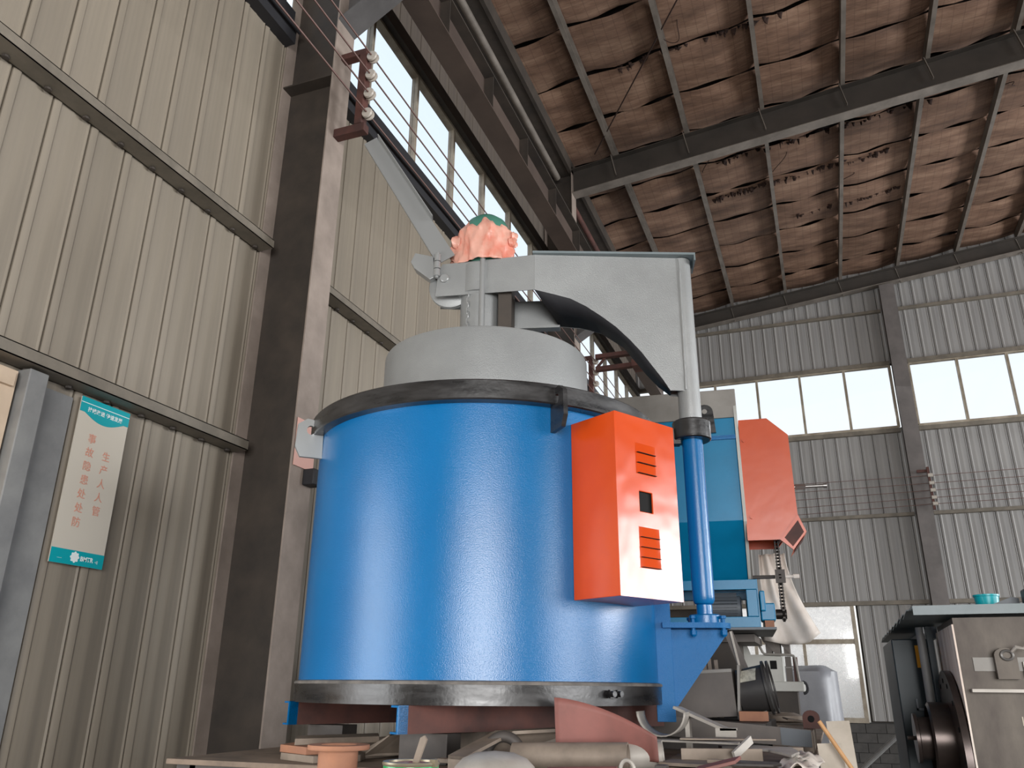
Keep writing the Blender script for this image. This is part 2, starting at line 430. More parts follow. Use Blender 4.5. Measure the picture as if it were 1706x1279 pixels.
def window_strip(name, ax, fixed, bounds, z0, z1, axis, fm, gm, tm=0.05):
    """axis 'y': strip in the plane x = fixed; axis 'x': strip in the plane y = fixed; one pane per pair of bounds"""
    def bx(b, a0, a1, d0, d1, za, zb):
        if axis == 'y': b.box(fixed + d0, a0, za, fixed + d1, a1, zb)
        else: b.box(a0, fixed + d0, za, a1, fixed + d1, zb)
    f = MB(); bx(f, bounds[0], bounds[-1], -0.05, 0.05, z0 - 0.04, z0 + 0.02); bx(f, bounds[0], bounds[-1], -0.05, 0.05, z1 - 0.02, z1 + 0.05)
    w = structure(f.build(name, fm, smooth=0))
    for b in bounds:
        q = MB(); bx(q, b - tm / 2, b - 0.004, -0.04, 0.045, z0, z1); bx(q, b + 0.004, b + tm / 2, -0.04, 0.045, z0, z1); bx(q, b - 0.004, b + 0.004, -0.03, 0.03, z0, z1)
        q.build('mullion', fm, w, smooth=0)
    for a, b in zip(bounds[:-1], bounds[1:]):
        q = MB(); bx(q, a + tm / 2, b - tm / 2, -0.004, 0.004, z0, z1); q.build('pane', gm, w, smooth=0)
    return w


window_strip('window_1', 'y', XW - 0.03, [-0.8 + 1.085 * i for i in range(6)], SILL, HEAD, 'y', M['frame'], M['glass'])
window_strip('window_2', 'y', XW - 0.03, [5.07, 6.15, 7.24, 8.33, 9.41, 10.50, 11.58, 12.28], SILL, HEAD, 'y', M['frame'], M['glass'])
window_strip('window_3', 'y', XW - 0.03, [12.55, 13.45, 14.5, 15.6, 16.7, 17.8, 18.9, 19.95], SILL, HEAD, 'y', M['frame'], M['glass'])

# back wall (gable), face towards -Y at y = YB
wb = structure(MB().box(12.9, YB + 0.12, 0, 23.1, YB + 0.16, 11.6).box(XW, YB + 0.12, 0, -2.6, YB + 0.16, 7.35).box(-2.6, YB + 0.12, 3.5, 0.6, YB + 0.16, 7.35).box(0.62, YB + 0.12, 0, 13, YB + 0.16, 7.35).box(XW, YB + 0.12, 8.95, 13, YB + 0.16, 12.6)
               .build('wall_back', M['steel_dark'], smooth=0))
BW = 0.275
mb_mid = panel_mesh('panel_mid', BW, 3.9, M['panel_back']); mb_low = panel_mesh('panel_base', BW, 2.45, M['panel_back']); mb_top = panel_mesh('panel_top', BW, 3.4, M['panel_back'])
x = XW + 0.02
while x < 12:
    put('panel', mb_mid, wb, (x, YB, 3.45))
    put('panel', mb_top, wb, (x, YB, 8.97))
    if x > 0.6: put('panel', mb_low, wb, (x, YB, 1.0))
    x += BW
for (z, h) in ((10.35, 0.07), (8.99, 0.10), (7.32, 0.10), (5.35, 0.08), (3.45, 0.09)):
    for xa, xb in ((XW, 2.1), (2.48, 12.0)):
        MB().box(xa, YB - 0.10, z - h, xb, YB, z).build('girt', M['girt'], wb, smooth=0, bevel=0.006)
bx_ = [2.08 - 1.02 * i for i in range(6)][::-1]
window_strip('window_4', 'x', YB - 0.02, bx_, 7.36, 8.88, 'x', M['frame'], M['glass'], 0.06)
window_strip('window_5', 'x', YB - 0.02, [2.5 + 1.02 * i for i in range(8)], 7.36, 8.88, 'x', M['frame'], M['glass'], 0.06)
# low frosted window with transom
w6 = structure(MB().box(-2.6, YB - 0.06, 0.96, 0.58, YB + 0.06, 1.06).box(-2.6, YB - 0.06, 3.36, 0.58, YB + 0.06, 3.44).box(0.50, YB - 0.06, 1.06, 0.58, YB + 0.06, 3.36).build('window_6', M['frame'], smooth=0))
MB().box(-2.6, YB - 0.05, 2.56, 0.5, YB + 0.05, 2.66).build('transom', M['frame'], w6, smooth=0)
for xm in (-2.57, -1.58, -0.55):
    MB().box(xm - 0.035, YB - 0.045, 1.06, xm + 0.035, YB + 0.045, 3.36).build('mullion', M['frame'], w6, smooth=0)
for xa, xb in ((-2.53, -1.62), (-1.54, -0.59), (-0.51, 0.5)):
    MB().box(xa, YB - 0.004, 1.06, xb, YB + 0.004, 2.56).build('pane', M['frosted'], w6, smooth=0)
    MB().box(xa, YB - 0.004, 2.66, xb, YB + 0.004, 3.36).build('pane', M['frosted'], w6, smooth=0)
# brick dado under the panels: each brick a piece
MB().box(-2.7, YB + 0.01, 0, 12, YB + 0.1, 0.97).build('dado', M['mortar'], wb, smooth=0)
mbk = MB().box(0, 0, 0, 0.39, 0.05, 0.18).mesh('brick', M['brick_dark'], 0)
for r in range(5):
    x = -2.7 + (0.2 if r % 2 else 0)
    while x < 8.0:
        if -0.2 < x < 3.0: put('brick', mbk, wb, (x, YB - 0.035, 0.01 + r * 0.19))
        x += 0.40

# long right wall and rear wall, with the big openings the daylight comes through
wr = structure(MB().box(23.0, -8.2, 7.4, 23.16, 20.2, 7.6).box(23.0, -8.2, 8.9, 23.16, 20.2, 11.0).box(23.0, 5.6, 0, 23.16, 8.8, 7.4).box(23.0, 19.0, 0, 23.16, 20.2, 7.4).box(23.0, -8.2, 0, 23.16, -7.4, 7.4).box(23.0, -8.2, 6.8, 23.16, 20.2, 7.4)
               .build('wall_right', M['panel'], smooth=0))
wq = structure(MB().box(-4.2, -8.36, 0, 0.0, -8.2, 12.4).box(7.2, -8.36, 0, 23.16, -8.2, 12.4).box(0.0, -8.36, 4.8, 7.2, -8.2, 12.4).build('wall_rear', M['panel'], smooth=0))
MB().box(-4.2, -8.2, 0, -4.08, -1.0, 10.8).build('cladding', M['panel'], wl, smooth=0)

# ------------------------------------------------------------------ roof: sheet, purlins, insulation batts
ceil = structure(MB().prism([(-4.3, -8.4, zu(-4.3) + 0.36), (9.5, -8.4, zu(9.5) + 0.36), (23.5, -8.4, zu(-4.3) + 0.36), (23.5, -8.4, zu(-4.3) + 0.40), (9.5, -8.4, zu(9.5) + 0.40), (-4.3, -8.4, zu(-4.3) + 0.40)], (0, 28.8, 0)).build('ceiling', M['roof'], smooth=0))
PX = [-2.68 + 1.325 * k for k in range(10)]
for x in PX:
    z = zu(x)
    p = [(x - 0.035, 0, z), (x + 0.035, 0, z), (x + 0.035, 0, z + 0.006), (x - 0.029, 0, z + 0.006), (x - 0.029, 0, z + 0.194), (x + 0.035, 0, z + 0.194), (x + 0.035, 0, z + 0.2), (x - 0.035, 0, z + 0.2)]
    MB().prism(p, (0, 20.9, 0)).build('purlin', M['purlin'], ceil, loc=(0, -1, 0), smooth=0)
    for ya in (12.28, 19.82):
        MB().bar((x - 0.06, ya, z + 0.02), (x + 0.02, ya, z - 0.42), 0.012, 0.05, (0, 1, 0)).build('purlin_brace', M['purlin'], ceil, smooth=0)


def batt(seed):
    rnd = random.Random(seed)
    ph = [rnd.uniform(0, 6) for _ in range(4)]

    def f(u, v):
        edge = min(v, 1 - v)
        z = -0.045 * math.sin(PI * u) - 0.02 * math.sin(PI * v) + 0.012 * math.sin(7 * u + ph[0]) * math.sin(5 * v + ph[1])
        if edge < 0.01: z += 0.03 + 0.02 * math.sin(9 * u + ph[2])
        wob = 0.012 * math.sin(11 * u + ph[3]) if edge < 0.01 else 0
        return (u * 1.315, v * 1.07 + (wob if v < .5 else -wob) + (0.012 if v < 0.01 else (-0.012 if v > .99 else 0)), z + 0.11 * u * 1.315)
    return MB().grid(f, 8, 7).mesh('insulation_batt', M['wool'], 60, fix=False)


BM = [batt(i) for i in range(5)]
for k in range(-1, 10):
    x0 = PX[0] + 1.325 * k
    y = -0.6
    while y < 19.6:
        put('insulation_batt', random.choice(BM), ceil, (x0, y, zu(x0) + 0.235 + random.uniform(-0.008, 0.008)), (random.uniform(-0.007, 0.007), 0, 0))
        y += 1.10
# torn, hanging wool along some seams
rg = MB()
for (ys, xa, xb, n) in ((14.9, -1.2, 2.2, 90), (13.7, -1.0, 2.9, 50), (10.4, -2.4, 0.5, 40), (16.4, 0.4, 2.6, 40), (7.6, 1.5, 4.6, 50)):
    for i in range(n):
        xx = random.uniform(xa, xb); yy = ys + random.uniform(-0.05, 0.05) + 0.02 * math.sin(5 * xx); z0 = zu(xx) + 0.22
        w = random.uniform(0.01, 0.06); l = random.uniform(0.03, 0.14)
        rg.add([(xx - w, yy, z0), (xx + w, yy + 0.01, z0), (xx + w * 0.3, yy + random.uniform(-.05, .05), z0 - l), (xx - w * 0.5, yy + 0.02, z0 - l * 0.7)], [(0, 1, 2, 3)])
o = rg.build('torn_wool', M['rag'], ceil, solid=0.006); o['kind'] = 'stuff'
# loose binding wires curling beside the purlins
for k, (x, y0) in enumerate([(PX[2], 8.4), (PX[3], 8.3), (PX[1], 13.5), (PX[2], 14.2), (PX[4], 13.2), (PX[3], 15.4), (PX[5], 13.9), (PX[4], 7.9), (PX[1], 7.2), (PX[0], 6.3), (PX[3], 13.0), (PX[1], 9.9)]):
    rnd = random.Random(k); z = zu(x) + 0.12
    path = []
    for i in range(14):
        t = i / 13.0
        path.append((x + 0.04 + 0.28 * t + 0.05 * math.sin(6 * t + k), y0 + 0.22 * math.sin(3.2 * t + 0.6 * k), z + 0.10 * t - 0.10 * math.sin(PI * t)))
    MB().tube(path, 0.007, 6).build('binding_wire', M['rag'], ceil)
# eave lining between the wall and the first batt
MB().box(-4.04, -1, 10.62, -3.52, 20, 10.66).build('eave_lining', M['steel_dark'], ceil, smooth=0)
MB().box(-3.56, -1, 10.60, -3.50, 20, 10.86).build('eave_fascia', M['steel_dark'], ceil, smooth=0)

# ------------------------------------------------------------------ steel frame


def column_h(name, label, yc, ztop, x0=XW + 0.0, x1=-3.5, w=0.27):
    t = thing(name, label, 'column', (x1, yc, 0))
    a = x0 - x1
    MB().box(-0.014, -w / 2, 0, 0, w / 2, ztop).build('inner_flange', M['steel'], t, smooth=0, bevel=0.002)
    MB().box(a, -w / 2, 0, a + 0.014, w / 2, ztop).build('outer_flange', M['steel'], t, smooth=0, bevel=0.002)
    MB().box(a + 0.014, -0.006, 0, -0.014, 0.006, ztop).build('web', M['steel_dark'], t, smooth=0)  # web coloured darker than the flanges
    for z in (6.62, 8.3):
        MB().box(a + 0.014, -w / 2 + 0.01, z, -0.014, w / 2 - 0.01, z + 0.014).build('stiffener', M['steel_dark'], t, smooth=0)
    MB().box(-0.55 - 0.0, -0.2, 0, 0.03, 0.2, 0.025).build('base_plate', M['steel'], t, smooth=0)
    # corbel carrying the crane beam
    c = MB().prism([(0, -0.006, 7.25), (0.52, -0.006, 7.58), (0.52, -0.006, 8.32), (0, -0.006, 8.32)], (0, 0.012, 0)).build('corbel', M['corbel'], t, smooth=0)
    MB().prism([(0, -w / 2, 7.25), (0.52, -w / 2, 7.58), (0.52, -w / 2, 7.566), (0, -w / 2, 7.236)], (0, w, 0)).build('corbel_flange', M['corbel'], c, smooth=0)
    MB().box(0, -w / 2, 8.32, 0.52, w / 2, 8.336).build('corbel_cap', M['steel'], c, smooth=0)
    return t


column_h('steel_column', 'grey brown H-section steel column directly left of the blue furnace', 4.885, 10.75)
column_h('steel_column', 'distant H-section wall column hidden behind the silver furnace arm', 12.42, 10.75)


def channel_note():
    t = MB().box(-3.495, 4.765, 3.10, -3.489, 5.01, 3.46).build('notice_sheet', M['pinknote'])
    tag(t, 'faded pink paper notice stuck on the column at furnace rim height', 'notice')


channel_note()
sb = MB().box(-3.499, 4.90, 2.98, -3.40, 5.02, 3.10).build('switch_box', M['black_trim'], bevel=0.008)
tag(sb, 'small black box fixed on the column just under the pink notice', 'box')

# gable column on the back wall
gc = thing('steel_column', 'tall grey steel column on the far gable wall between the white window strips', 'column', (2.29, 19.7, 0))
MB().box(-0.165, -0.012, 0, 0.165, 0, 10.9).build('inner_flange', M['gable_steel'], gc, smooth=0)
MB().box(-0.006, 0, 0, 0.006, 0.19, 10.9).build('web', M['steel_dark'], gc, smooth=0)
MB().box(-0.165, 0.19, 0, 0.165, 0.2, 10.9).build('outer_flange', M['gable_steel'], gc, smooth=0)

# crane runway beam along the left wall
cb = thing('crane_runway_beam', 'long brown steel crane beam high along the left wall above the windows', 'beam', (-3.3, -1, 8.34))
MB().box(-0.14, 0, 0, 0.14, 20.8, 0.016).build('bottom_flange', M['beam'], cb, smooth=0)
MB().box(-0.006, 0, 0.016, 0.006, 20.8, 0.526).build('web', M['beam'], cb, smooth=0)
MB().box(-0.14, 0, 0.526, 0.14, 20.8, 0.546).build('top_flange', M['steel_dark'], cb, smooth=0)  # darker than the web: shade of its underside put into the colour
MB().box(-0.03, 0, 0.546, 0.03, 20.8, 0.62).build('rail', M['bare_dark'], cb, smooth=0)
sm = MB().box(0.006, -0.005, 0.016, 0.128, 0.005, 0.526).mesh('stiffener', M['steel_dark'], 0)  # faces turned from the light, shade painted in with darker steel
for k in range(15):
    put('stiffener', sm, cb, (0, 7.32 - 1.305 * 5 + 1.305 * k, 0))
# eave tie tube
tt = MB().cyl((-3.75, -1, 10.48), (-3.75, 12.2, 10.48), 0.057, 14).build('eave_tube', M['purlin'])
tag(tt, 'long round grey tie tube under the eave above the crane beam', 'tube')
tt2 = MB().cyl((-3.75, 12.6, 10.48), (-3.75, 19.9, 10.48), 0.057, 14).build('eave_tube', M['rust'])
tag(tt2, 'reddish round eave tube beyond the second column near the far gable', 'tube')


def rafter(name, label, yc, fz, depth, w=0.22):
    """tapered I rafter in the plane y = yc; fz(x) = underside"""
    t = thing(name, label, 'rafter', (-3.5, yc, 0))
    xs = [-3.5, 9.4]

    def band(y0, y1, a, b):
        p = []
        for x in xs: p.append((x + 3.5, y0, fz(x) + a))
        for x in xs[::-1]: p.append((x + 3.5, y0, fz(x) + b if b < 0.1 else zu(x) - (depth - b)))
        return MB().prism(p, (0, y1 - y0, 0))
    band(-w / 2, w / 2, 0, 0.014).build('bottom_flange', M['purlin'], t, smooth=0)
    p = [(0, -0.006, fz(-3.5) + .014), (12.9, -0.006, fz(9.4) + .014), (12.9, -0.006, zu(9.4) - .016), (0, -0.006, zu(-3.5) - .016)]
    MB().prism(p, (0, 0.012, 0)).build('web', M['rafter'], t, smooth=0)
    p = [(0, -w / 2, zu(-3.5) - .016), (12.9, -w / 2, zu(9.4) - .016), (12.9, -w / 2, zu(9.4) - .002), (0, -w / 2, zu(-3.5) - .002)]
    MB().prism(p, (0, w, 0)).build('top_flange', M['rafter'], t, smooth=0)
    return t


rafter('steel_rafter', 'nearer dark I-beam rafter crossing under the brown roof insulation', 12.4, lambda x: 10.52 + 0.104 * x, 0)
rafter('steel_rafter', 'far dark rafter at the foot of the roof against the gable wall', 19.82, lambda x: 10.70 + 0.11 * x, 0)
br = MB().cyl((-3.0, 12.1, 10.75), (1.2, 6.2, 11.25), 0.012, 8).build('bracing_rod', M['rag'])
tag(br, 'thin dark diagonal bracing rod slung under the brown roof', 'rod')

# ------------------------------------------------------------------ conductor wires and brackets on the left wall
WZ = (6.18, 6.39, 6.59, 6.79)
place = ('lowest', 'second lowest', 'second highest', 'highest')
for i, z in enumerate(WZ):
    o = MB().tube([(-3.175, -1, z), (-3.175, 4.88, z), (-3.175, 8.6, z - 0.02), (-3.175, 12.3, z), (-3.175, 19.5, z)], 0.0085, 6).build('conductor_wire', M['wire'])
    tag(o, '%s of the four bare crane wires strung along the left wall windows' % place[i], 'wire')


def wire_bracket(label, yy):
    t = thing('wire_bracket', label, 'bracket', (-3.5, yy, 6.05))
    b = MB().box(0, -0.04, -0.03, 0.30, 0.04, 0.05).build('lower_arm', M['rust'], t, smooth=0, bevel=0.004)
    MB().box(0, -0.04, 0.80, 0.26, 0.04, 0.86).build('upper_arm', M['rust'], t, smooth=0, bevel=0.004)
    MB().box(0.20, -0.045, 0.05, 0.27, 0.045, 0.80).build('upright', M['rust'], t, smooth=0, bevel=0.004)
    for z in WZ:
        zz = z - 6.05
        MB().lathe([(0.012, 0), (0.045, 0.004), (0.05, 0.02), (0.028, 0.03), (0.028, 0.04), (0.05, 0.05), (0.045, 0.066), (0.012, 0.07)], (0.325, -0.062, zz), 14, axis=(0, 1, 0)).build('insulator', M['porcelain'], t)
        MB().cyl((0.325, 0.0, zz), (0.26, 0.0, zz), 0.010, 8).build('insulator_pin', M['rust'], t)
    return t


wire_bracket('red-brown bracket with white insulators on the column near the windows', 4.885)
wb2 = wire_bracket('far red-brown insulator bracket seen between furnace lid and silver arm', 12.42)
cf = thing('collector_frame', 'rusty crane collector frame of two bars under the silver arm curve', 'frame', (-2.4, 12.2, 6.55))
MB().box(-0.72, -0.05, 0.20, 0.30, 0.05, 0.27).build('upper_bar', M['rust'], cf, smooth=0)
MB().box(-0.72, -0.05, -0.02, 0.30, 0.05, 0.05).build('lower_bar', M['rust'], cf, smooth=0)
MB().box(-0.10, -0.16, -0.06, 0.42, 0.16, 0.06).box(-0.10, -0.16, 0.12, 0.42, 0.16, 0.31).box(0.3, -0.1, 0.06, 0.36, 0.1, 0.12).build('collector_box', M['rust'], cf, smooth=0, bevel=0.01)
MB().bar((-0.55, 0, 0.22), (-0.72, 0, 0.03), 0.03, 0.05, (0, 1, 0)).build('strut', M['rust'], cf, smooth=0)

# gable wires
for i, z in enumerate((6.05, 5.88, 5.72, 5.56, 5.42)):
    o = MB().tube([(-0.5, 19.45, z - 0.02 * i), (2.42, 19.5, z), (9.0, 19.5, z + 0.04)], 0.007, 5).build('conductor_wire', M['wire'])
    tag(o, '%s of the five thin wires strung across the far gable wall' % ('topmost', 'second', 'middle', 'fourth', 'lowest')[i], 'wire')
t = thing('wire_bracket', 'small bracket of white insulators on the far gable column', 'bracket', (2.46, 19.52, 5.3))
MB().box(-0.02, -0.02, 0, 0.03, 0.04, 0.95).build('upright', M['rust'], t, smooth=0)
MB().box(-0.22, 0.0, 0.84, 0.0, 0.05, 0.90).build('arm', M['rust'], t, smooth=0)
for z in (0.75, 0.58, 0.42, 0.26, 0.12):
    MB().cyl((-0.02, -0.06, z), (0.08, -0.06, z), 0.04, 10).build('insulator', M['porcelain'], t)

# ------------------------------------------------------------------ left-wall door and sign
d1 = structure(MB().box(XW + 0.0, 1.9, 0, XW + 0.05, 2.91, 3.20).build('door_1', M['door_cream'], smooth=0, bevel=0.004))
MB().box(XW + 0.05, 1.95, 3.10, XW + 0.075, 2.88, 3.18).build('rail', M['door_cream'], d1, smooth=0)
tr = structure(MB().box(XW, 2.93, 0, XW + 0.11, 3.05, 3.22).build('trim_1', M['doorgrey'], smooth=0, bevel=0.006))
MB().box(XW + 0.012, 3.06, 0, XW + 0.022, 3.30, 3.18).build('plate', M['doorgrey'], tr, smooth=0)

sg = thing('wall_sign', 'tall cream and teal slogan board with faded red characters on the left wall', 'sign', (XW + 0.034, 3.535, 2.235))
# local frame: x out of the wall, y along the wall, z up ; 0.37 x 0.975
MB().box(-0.008, -0.185, 0, 0.0, 0.185, 0.975).build('board', M['signwhite'], sg, smooth=0)
MB().box(0.0, -0.185, 0, 0.002, 0.185, 0.082).build('footer_band', M['teal'], sg, smooth=0)
arc = [(0.001, -0.185, 0.975), (0.001, 0.185, 0.975), (0.001, 0.185, 0.885)]
for i in range(17):
    y_ = 0.15 - 0.30 * i / 16
    arc.append((0.001, y_, 0.885 - 0.045 * math.sin(PI * i / 16) - 0.0))
arc.append((0.001, -0.185, 0.885))
MB().prism([(p[0] - 0.001, p[1], p[2]) for p in arc], (0.002, 0, 0)).build('header_band', M['teal'], sg, smooth=0)
MB().box(0.0022, -0.185, 0.940, 0.003, 0.185, 0.944).build('header_line', M['signpale'], sg, smooth=0)
fl = MB()
pts = []
for i in range(32):
    r = 0.029 + 0.004 * math.cos(8 * 2 * PI * i / 32)
    pts.append((0.002, -0.0 - 0.022 + r * math.cos(2 * PI * i / 32), 0.045 + r * math.sin(2 * PI * i / 32)))
MB().prism(pts, (0.0015, 0, 0)).build('flower_logo', M['signpale'], sg, smooth=0)


def lettering(txt, size, y0, z0, m, name='lettering', parent=sg, x=0.0035, rot=(PI / 2, 0, PI / 2), align='CENTER', bold=0.0):
    cu = bpy.data.curves.new(name, 'FONT'); cu.body = txt; cu.size = size; cu.align_x = align; cu.align_y = 'CENTER'
    cu.offset = bold
    cu.fill_mode = 'FRONT'
    tmp = bpy.data.objects.new(name + '_source', cu); COL.objects.link(tmp)
    dg = bpy.context.evaluated_depsgraph_get()
    me = bpy.data.meshes.new_from_object(tmp.evaluated_get(dg))
    COL.objects.unlink(tmp); bpy.data.objects.remove(tmp)
    me.materials.clear(); me.materials.append(m)
    o = bpy.data.objects.new(name, me); COL.objects.link(o); o.parent = parent; o.location = (x, y0, z0); o.rotation_euler = rot
    return o


lettering('持续改进 快速发展', 0.032, 0.0, 0.905, M['signpale'], bold=0.0006)
lettering('BMTR', 0.036, 0.062, 0.040, M['signpale'], bold=0.0012)
lettering('-dJ', 0.022, 0.132, 0.036, M['signpale'])
lettering('——', 0.016, -0.125, 0.030, M['signpale'])
for i, ch in enumerate('事故隐患处处防'):
    lettering(ch, 0.062, -0.062, 0.735 - 0.083 * i, M['signred'])
for i, ch in enumerate('生产人人管'):
    lettering(ch, 0.062, 0.062, 0.655 - 0.083 * i, M['signred'])

# ------------------------------------------------------------------ pit furnace (the main subject)
FZ = 1.42
FR = math.radians(15.06)
fur = thing('pit_furnace', 'large blue cylindrical pit furnace with silver lid, swing arm and orange box', 'furnace', (-1.70, 4.065, FZ), FR)
OF = (0, 0, -FZ)                      # furnace parts are written with heights above the floor
RS = 0.9


def fm():
    return MB(OF)


fm().lathe([(RS, 1.615), (RS, 2.845)], n=128).build('shell', M['blue'], fur)
fm().lathe([(0.914, 1.53), (0.914, 1.612)], n=128).lathe([(0.30, 1.531), (0.30, 1.60)], n=24).build('base_band', M['black'], fur)
fm().lathe([(0.918, 1.610), (0.920, 1.616), (0.916, 1.622), (0.902, 1.626)], n=128).build('base_lip', M['dust_lip'], fur)
fm().lathe([(0.60, 2.822), (0.950, 2.822), (0.956, 2.828), (0.956, 2.914), (0.950, 2.920), (0.55, 2.920)], n=128).build('top_flange', M['black'], fur)
fm().lathe([(0.586, 2.921), (0.586, 3.345), (0.582, 3.356), (0.572, 3.361), (0.0, 3.362)], n=128).build('lid', M['silver'], fur)


def lug(ang, hole=True):
    """lifting eye welded on edge to the rim; local x outwards"""
    poly = [(0.90, 2.700), (0.905, 2.895), (0.99, 2.905), (1.035, 2.872), (1.040, 2.752), (1.012, 2.700)]
    cx_, cz_, r = 0.968, 2.845, 0.021
    n = 20
    ring = [(cx_ + r * math.cos(2 * PI * i / n), cz_ + r * 1.15 * math.sin(2 * PI * i / n)) for i in range(n)]
    bm = bmesh.new(); ys = (-0.011, 0.011); vs = []
    for yy in ys:
        vo = [bm.verts.new((a, yy, b - FZ)) for a, b in poly]; vi = [bm.verts.new((a, yy, b - FZ)) for a, b in ring]
        eo = [bm.edges.new((vo[i], vo[(i + 1) % len(vo)])) for i in range(len(vo))]
        ei = [bm.edges.new((vi[i], vi[(i + 1) % n])) for i in range(n)]
        bmesh.ops.triangle_fill(bm, edges=eo + ei, use_beauty=True)
        vs.append((vo, vi))
    for q in (0, 1):
        A, B = vs[0][q], vs[1][q]
        for i in range(len(A)):
            j = (i + 1) % len(A); bm.faces.new((A[i], A[j], B[j], B[i]))
    bmesh.ops.recalc_face_normals(bm, faces=bm.faces)
    me = bpy.data.meshes.new('lifting_lug'); bm.to_mesh(me); bm.free(); return me


lm = lug(0); lm.materials.append(M['black'])
lmd = lm.copy(); lmd.materials.clear(); lmd.materials.append(M['silver_smooth'])
for a in (-47, -137, 43, 133):
    put('lifting_lug', lmd if a == -137 else lm, fur, (0, 0, 0), (0, 0, math.radians(a - 15.06)))
# skid channels under the furnace
for off in (0.50, -0.50):
    p = [(0, off - 0.022, 1.422), (0, off + 0.030, 1.422), (0, off + 0.030, 1.430), (0, off - 0.014, 1.430), (0, off - 0.014, 1.521), (0, off + 0.030, 1.521), (0, off + 0.030, 1.529), (0, off - 0.022, 1.529)]
    fm().prism([(-0.80, b, c) for a, b, c in p], (1.60, 0, 0)).build('skid_channel', M['rust'], fur, rot=(0, 0, math.radians(60 - 15.06)), smooth=0)
    e_ = fm().prism([(-0.806, b, c) for a, b, c in p], (0.05, 0, 0)).build('skid_end', M['blue'], fur, rot=(0, 0, math.radians(60 - 15.06)), smooth=0)
for a in (-84, -20, 40):
    fm().box(-0.3, -0.03, 1.44, 0.3, 0.03, 1.53).build('cross_channel', M['rust'], fur, loc=(0.3 * math.cos(math.radians(a)), 0.3 * math.sin(math.radians(a)), 0), rot=(0, 0, math.radians(a)), smooth=0)
# drain nipples on the base band
b = fm()
for a in (-30.5, -27.8):
    t_ = math.radians(a - 15.06)
    b.cyl((0.905 * math.cos(t_), 0.905 * math.sin(t_), 1.578), (0.955 * math.cos(t_), 0.955 * math.sin(t_), 1.578), 0.013, 10)
    b.lathe([(0.019, 0), (0.019, 0.014)], (0.925 * math.cos(t_), 0.925 * math.sin(t_), 1.578), 6, axis=(math.cos(t_), math.sin(t_), 0))
b.build('drain_nipple', M['black'], fur)


def wl2(x, y):
    dx, dy = x + 1.70, y - 4.065
    return (dx * math.cos(FR) + dy * math.sin(FR), -dx * math.sin(FR) + dy * math.cos(FR))


# orange junction box: own frame, x out of its face, y along the face
jl = wl2(-0.779, 3.336)
JR = math.radians(-30 - 15.06)
Z0, Z1 = 1.956, 2.755
bx = MB(OF)
hy0, hy1, hz0, hz1 = 0.143, 0.227, 2.324, 2.413


def faceq(b, x, ys, zs, hole):
    for i in range(len(ys) - 1):
        for j in range(len(zs) - 1):
            if (i, j) in hole: continue
            b.add([(x, ys[i], zs[j]), (x, ys[i + 1], zs[j]), (x, ys[i + 1], zs[j + 1]), (x, ys[i], zs[j + 1])], [(0, 1, 2, 3)])


faceq(bx, 0, [0, hy0, hy1, 0.40], [Z0, hz0, hz1, Z1], {(1, 1)})
bx.add([(0, 0, Z0), (0, 0, Z1), (-0.275, 0, Z1), (-0.275, 0, Z0)], [(0, 1, 2, 3)])
bx.add([(0, 0.4, Z0), (0, 0.4, Z1), (-0.33, 0.4, Z1), (-0.33, 0.4, Z0)], [(3, 2, 1, 0)])
bx.add([(0, 0, Z1), (0, 0.4, Z1), (-0.33, 0.4, Z1), (-0.275, 0, Z1)], [(0, 1, 2, 3)])
bx.add([(0, 0, Z0), (0, 0.4, Z0), (-0.33, 0.4, Z0), (-0.275, 0, Z0)], [(3, 2, 1, 0)])
# recess walls of the window opening
for (a, b_, c, d) in (((hy0, hz0), (hy1, hz0), 0, 0), ((hy1, hz0), (hy1, hz1), 0, 0), ((hy1, hz1), (hy0, hz1), 0, 0), ((hy0, hz1), (hy0, hz0), 0, 0)):
    bx.add([(0, a[0], a[1]), (0, b_[0], b_[1]), (-0.006, b_[0], b_[1]), (-0.006, a[0], a[1])], [(0, 1, 2, 3)])
bm_ = bx.mesh('junction_box', M['orange'], 0)
_b = bmesh.new(); _b.from_mesh(bm_); bmesh.ops.remove_doubles(_b, verts=_b.verts, dist=1e-4); bmesh.ops.recalc_face_normals(_b, faces=_b.faces); _b.to_mesh(bm_); _b.free()
jb = put('junction_box', bm_, fur, (jl[0], jl[1], 0), (0, 0, JR))
jb['label'] = 'orange sheet metal terminal box with louvres'
md = jb.modifiers.new('bevel', 'BEVEL'); md.width = 0.003; md.segments = 2; md.limit_method = 'ANGLE'; md.angle_limit = math.radians(50)
MB(OF).box(-0.25, 0.02, Z0 + 0.02, -0.012, 0.38, Z1 - 0.02).build('dark_interior', M['hole'], jb, smooth=0)


def louver_mesh():
    b = MB(); w, h = 0.132, 0.044
    nu, nv = 6, 4
    def f(u, v):
        e_ = min(1, 5 * min(u, 1 - u))
        return (0.0005 + 0.009 * (1 - v) * e_, (u - 0.5) * w, (v - 0.5) * h)
    b.grid(f, 8, 4)
    return b.mesh('louver', M['orange'], 50, fix=False)


lvm = louver_mesh()
slot = MB().box(0.0, -0.060, -0.0235, 0.0115, 0.060, -0.0215).mesh('louver_slot', M['hole'], 0)
for z in (2.611, 2.564, 2.517, 2.234, 2.191, 2.148, 2.106):
    put('louver', lvm, jb, (0, 0.195, z - FZ))
    put('louver_slot', slot, jb, (0, 0.195, z - FZ))

